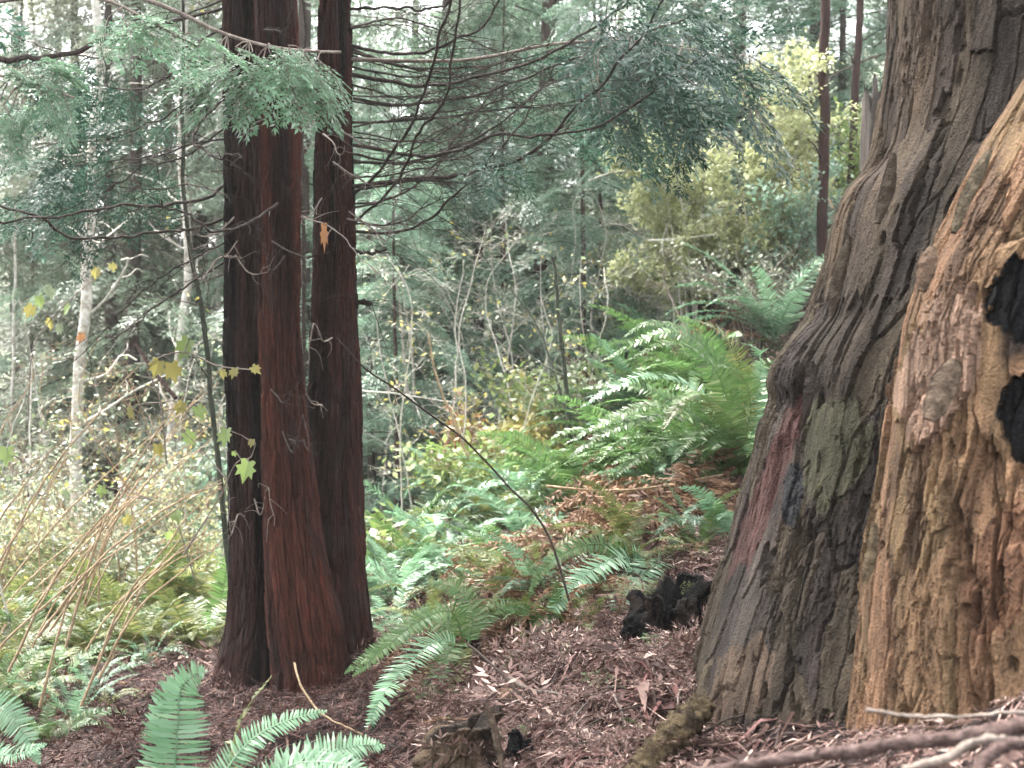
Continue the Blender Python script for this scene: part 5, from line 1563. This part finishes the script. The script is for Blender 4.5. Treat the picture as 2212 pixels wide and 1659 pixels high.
stick([(1600, 150, 16), (1680, 260, 16), (1760, 380, 16), (1800, 450, 16)], .022, .016, 'tan_canes', 'leaning tan pole left of the straight young redwood', 615)
stick([(1660, 120, 16.4), (1720, 230, 16.4), (1770, 330, 16.4)], .014, .010, 'tan_canes', 'thinner pole leaning behind the tan pole', 616)
stick([(380, 860, 8.5), (330, 800, 8.6), (290, 740, 8.7)], .012, .009, 'branch_bark', 'short reddish dead limb hanging left of the slender sapling', 617)
rr = rng(640)
SK = []
for i in range(45):
    x, d = rr.uniform(1050, 1490), rr.uniform(4.7, 6.6)
    SK.append((x, d))
SK.sort()
for i, (x, d) in enumerate(SK):
    p = at_ground(x, d); az = rr.uniform(0, pi); ln = rr.uniform(.12, .5)
    q = p + np.array([cos(az), sin(az) * .6, 0]) * ln
    q[2] = float(h(q[:1], q[1:2])[0]) + rr.uniform(.0, .06)
    p[2] += .02
    P = wobble(smooth_path([p, (p + q) / 2 + [0, 0, .02], q], 12), .03, i)
    col = ['branch_bark', 'dead_twigs', 'dark_twigs'][i % 3]
    w = ['pinkish', 'grey', 'dark'][i % 3]
    tag(MB().add(*tube(P, np.linspace(.006, .003, 12), 5)).obj('twig', M[col]), f'small {w} twig on the litter mound, {ORD[i // 3]} of its colour from the left', 'twig', 'twigs on the litter mound')


def old_stump(root, ctr, R, H, seed, c1, c2, mat, lean=(0, 0), jag=.5, slope=0.0, az=0.0, thick=.03, name='wood', sink=.5):
    ctr = np.asarray(ctr, float)
    n, K = 150, 90
    th = np.linspace(pi / 2, pi * 2.5, n + 1)[:-1]
    T, S_ = np.meshgrid(th, np.linspace(0, 1, K))
    top = H * np.clip(1 + jag * 2 * (fbm(np.stack([np.cos(T) * 2.6, np.sin(T) * 2.6, 0 * T], -1), 5, seed) - .5) + .22 * jag * (vnoise(np.stack([np.cos(T) * 11, np.sin(T) * 11, 0 * T], -1), seed + 1) - .5) + slope * np.cos(T - az), .12, 3)
    Z = -sink * H + S_ * (top + sink * H)
    u = (T - pi / 2) * R
    ra, rb, e = voro((u + .01 * fbm(np.stack([u * 40, Z * 20, 0 * Z], -1), 3, seed)) * 30, Z * 7 + 30, seed + 2)
    qa, qb, e2 = voro(u * 90, Z * 26 + 30, seed + 4)
    r_ = R * (1.25 - .4 * S_) * (1 + .8 * (fbm(np.stack([np.cos(T) * 2, np.sin(T) * 2, Z * 2.5 / max(H, .2)], -1), 4, seed + 6) - .5)) + .022 * (ra - .5) - .012 * (1 - sstep(0, .2, e)) + .010 * (qa - .5)
    L = np.array([lean[0], lean[1], 0])
    P = ctr + np.stack([np.cos(T) * r_, np.sin(T) * r_, Z], -1) + L * np.maximum(Z, 0)[..., None]
    g = fbm(np.stack([u * 22, Z * 6, 0 * Z], -1), 4, seed + 8)[..., None]
    C = mix(np.array(c1), np.array(c2), sstep(.3, .65, g)) * (.55 + .5 * ra + .4 * qa)[..., None]
    i = np.arange(K - 1)[:, None] * n; j = np.arange(n)[None]; j2 = (j + 1) % n
    Q = np.stack([i + j, i + j2, i + n + j2, i + n + j], -1).reshape(-1, 4)
    # inner wall down into the hollow
    m = 14
    k = np.linspace(0, 1, m)[:, None, None]
    inn = P[-1][None] + (np.stack([-np.cos(th), -np.sin(th), 0 * th], -1)[None] * (thick + .5 * R * k)) - np.array([0, 0, 1]) * k * H * .6
    V = np.concatenate([P.reshape(-1, 3), inn.reshape(-1, 3)])
    o = K * n
    i = np.arange(m - 1)[:, None] * n
    Q2 = np.stack([i + j, i + j2, i + n + j2, i + n + j], -1).reshape(-1, 4) + o
    jj = np.arange(n)
    rim = np.stack([jj + (K - 1) * n, (jj + 1) % n + (K - 1) * n, (jj + 1) % n + o, jj + o], -1)
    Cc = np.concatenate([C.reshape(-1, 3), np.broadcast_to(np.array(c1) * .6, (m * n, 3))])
    return MB().add(V, np.concatenate([Q, rim, Q2]), Cc).obj(name, M[mat], root)


rp = v(975, 1700, 5.0); rp[2] = v(0, 1690, 5.0)[2]
rw = thing('rotten_stump', rp, 'small rotten brown stump remnant at the bottom edge below the litter mound', 'stump')
old_stump(rw, rp, .15, .20, 71, (.028, .018, .012), (.105, .073, .046), 'stump_wood', (.2, 0), .22, .24, -.15, name='rotten_wood', sink=1.2)
q_ = rp + np.array([.24, .02, -.02])
old_stump(rw, q_, .062, .14, 72, (.007, .007, .008), (.02, .019, .02), 'char', (.05, 0), .4, .2, 2.6, name='charred_lump', sink=1.0)
bark_slab(rw, [(1046, 1520, 4.84), (1066, 1575, 4.82), (1085, 1670, 4.8)], .012, .010, 73, (.085, .06, .042), 'splinter')
K = 120
P = smooth_path(wobble(smooth_path([v(1290, 1840, 4.5), v(1375, 1690, 4.56), v(1440, 1605, 4.66), v(1520, 1520, 4.85)], 30), .03, 5), K)
V, Q = rough_tube(P, np.linspace(.060, .042, K), 28, 74, .4)
g = fbm(V * np.array([40, 40, 40]), 4, 75)[:, None]
tag(MB().add(V, Q, mix(np.array([.03, .02, .011]), np.array([.11, .08, .043]), sstep(.3, .65, g))).obj('exposed_root', M['stump_wood']), 'yellow-brown root spur at the left foot of the big stump', 'root')

# dark hollow under the small ferns, its shade put into the colour
def on_ground(px, py):
    """where the view through this picture point meets the forest floor"""
    ds = np.linspace(3, 16, 900)
    X = (px - 512) / F * ds
    below = h(X, ds) >= CAMZ - (py - 384) / F * ds
    return grd(X[below.argmax()], ds[below.argmax()])


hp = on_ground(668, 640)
hl = thing('shade_black_hollow', hp, 'low ragged-rimmed hollow with its shade coloured black, left of the big stump', 'stump')
old_stump(hl, hp, .19, .20, 91, (.003, .0025, .0025), (.022, .015, .012), 'char', (.05, .1), .5, .25, .4, thick=.04, name='shade_black_shell', sink=.9)  # near-black colours stand in for the shade inside a cavity
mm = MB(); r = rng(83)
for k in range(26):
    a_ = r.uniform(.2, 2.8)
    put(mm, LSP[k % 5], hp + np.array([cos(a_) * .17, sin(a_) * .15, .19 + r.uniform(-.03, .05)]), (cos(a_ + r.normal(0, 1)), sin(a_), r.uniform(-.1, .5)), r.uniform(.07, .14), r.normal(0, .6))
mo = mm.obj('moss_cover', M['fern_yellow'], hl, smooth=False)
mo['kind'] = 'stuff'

# ------------------------------------------------------------------ haze
hb_ = bpy.data.meshes.new('haze')
x0, x1, y0, y1, z0, z1 = -140, 140, -14, 142, -25, 45
hb_.from_pydata([(x, y, z) for x in (x0, x1) for y in (y0, y1) for z in (z0, z1)], [], [(0, 1, 3, 2), (4, 6, 7, 5), (0, 4, 5, 1), (2, 3, 7, 6), (0, 2, 6, 4), (1, 5, 7, 3)])
hm, hnt, hout = new_mat('haze')
pv = N(hnt, 'ShaderNodeVolumePrincipled', i_Density=HAZE)
pv.inputs['Color'].default_value = (.92, .95, .93, 1); pv.inputs['Anisotropy'].default_value = .2
hnt.links.new(pv.outputs[0], hout.inputs['Volume'])
hb_.materials.append(hm)
tag(link('haze', hb_), 'pale haze between the far trees', 'haze', kind='stuff')

# ------------------------------------------------------------------ light, air, camera
W = bpy.data.worlds.new('World'); S.world = W; W.use_nodes = True
nt = W.node_tree
bg = nt.nodes['Background']
sky = nt.nodes.new('ShaderNodeTexSky'); sky.sky_type = 'NISHITA'; sky.sun_disc = False
EL, AZ = radians(60), radians(322)
sky.sun_elevation = EL; sky.sun_rotation = AZ; sky.dust_density = 6.0; sky.air_density = 1.0; sky.ozone_density = .6
hs = nt.nodes.new('ShaderNodeHueSaturation'); hs.inputs['Saturation'].default_value = .22
nt.links.new(sky.outputs[0], hs.inputs['Color']); nt.links.new(hs.outputs[0], bg.inputs['Color'])
bg.inputs['Strength'].default_value = .14
sl = bpy.data.lights.new('sun', 'SUN'); sl.energy = 1.9; sl.angle = radians(20); sl.color = (1, .96, .9)
so = bpy.data.objects.new('sun', sl); COL.objects.link(so)
# sun_rotation turns clockwise from +Y seen from above
dirv = np.array([sin(AZ) * cos(EL), cos(AZ) * cos(EL), sin(EL)])
from mathutils import Vector
so.rotation_euler = Vector(dirv).to_track_quat('Z', 'Y').to_euler()

cam = bpy.data.cameras.new('camera'); cam.lens = 50; cam.sensor_width = 36; cam.clip_end = 400
cam.dof.use_dof = True; cam.dof.focus_distance = 6.5; cam.dof.aperture_fstop = 4.0
co = bpy.data.objects.new('camera', cam); COL.objects.link(co)
co.location = (0, 0, CAMZ); co.rotation_euler = (pi / 2, 0, 0)
S.camera = co

S.view_settings.view_transform = 'Standard'; S.view_settings.look = 'None'
S.view_settings.exposure = 3.5; S.view_settings.gamma = 1.0; S.view_settings.use_curve_mapping = False
S.cycles.use_denoising = True
S.cycles.max_bounces = 8; S.cycles.volume_bounces = 1; S.cycles.diffuse_bounces = 4; S.cycles.transmission_bounces = 4; S.cycles.glossy_bounces = 2
for o in bpy.data.objects:
    if '_local' in o: del o['_local']
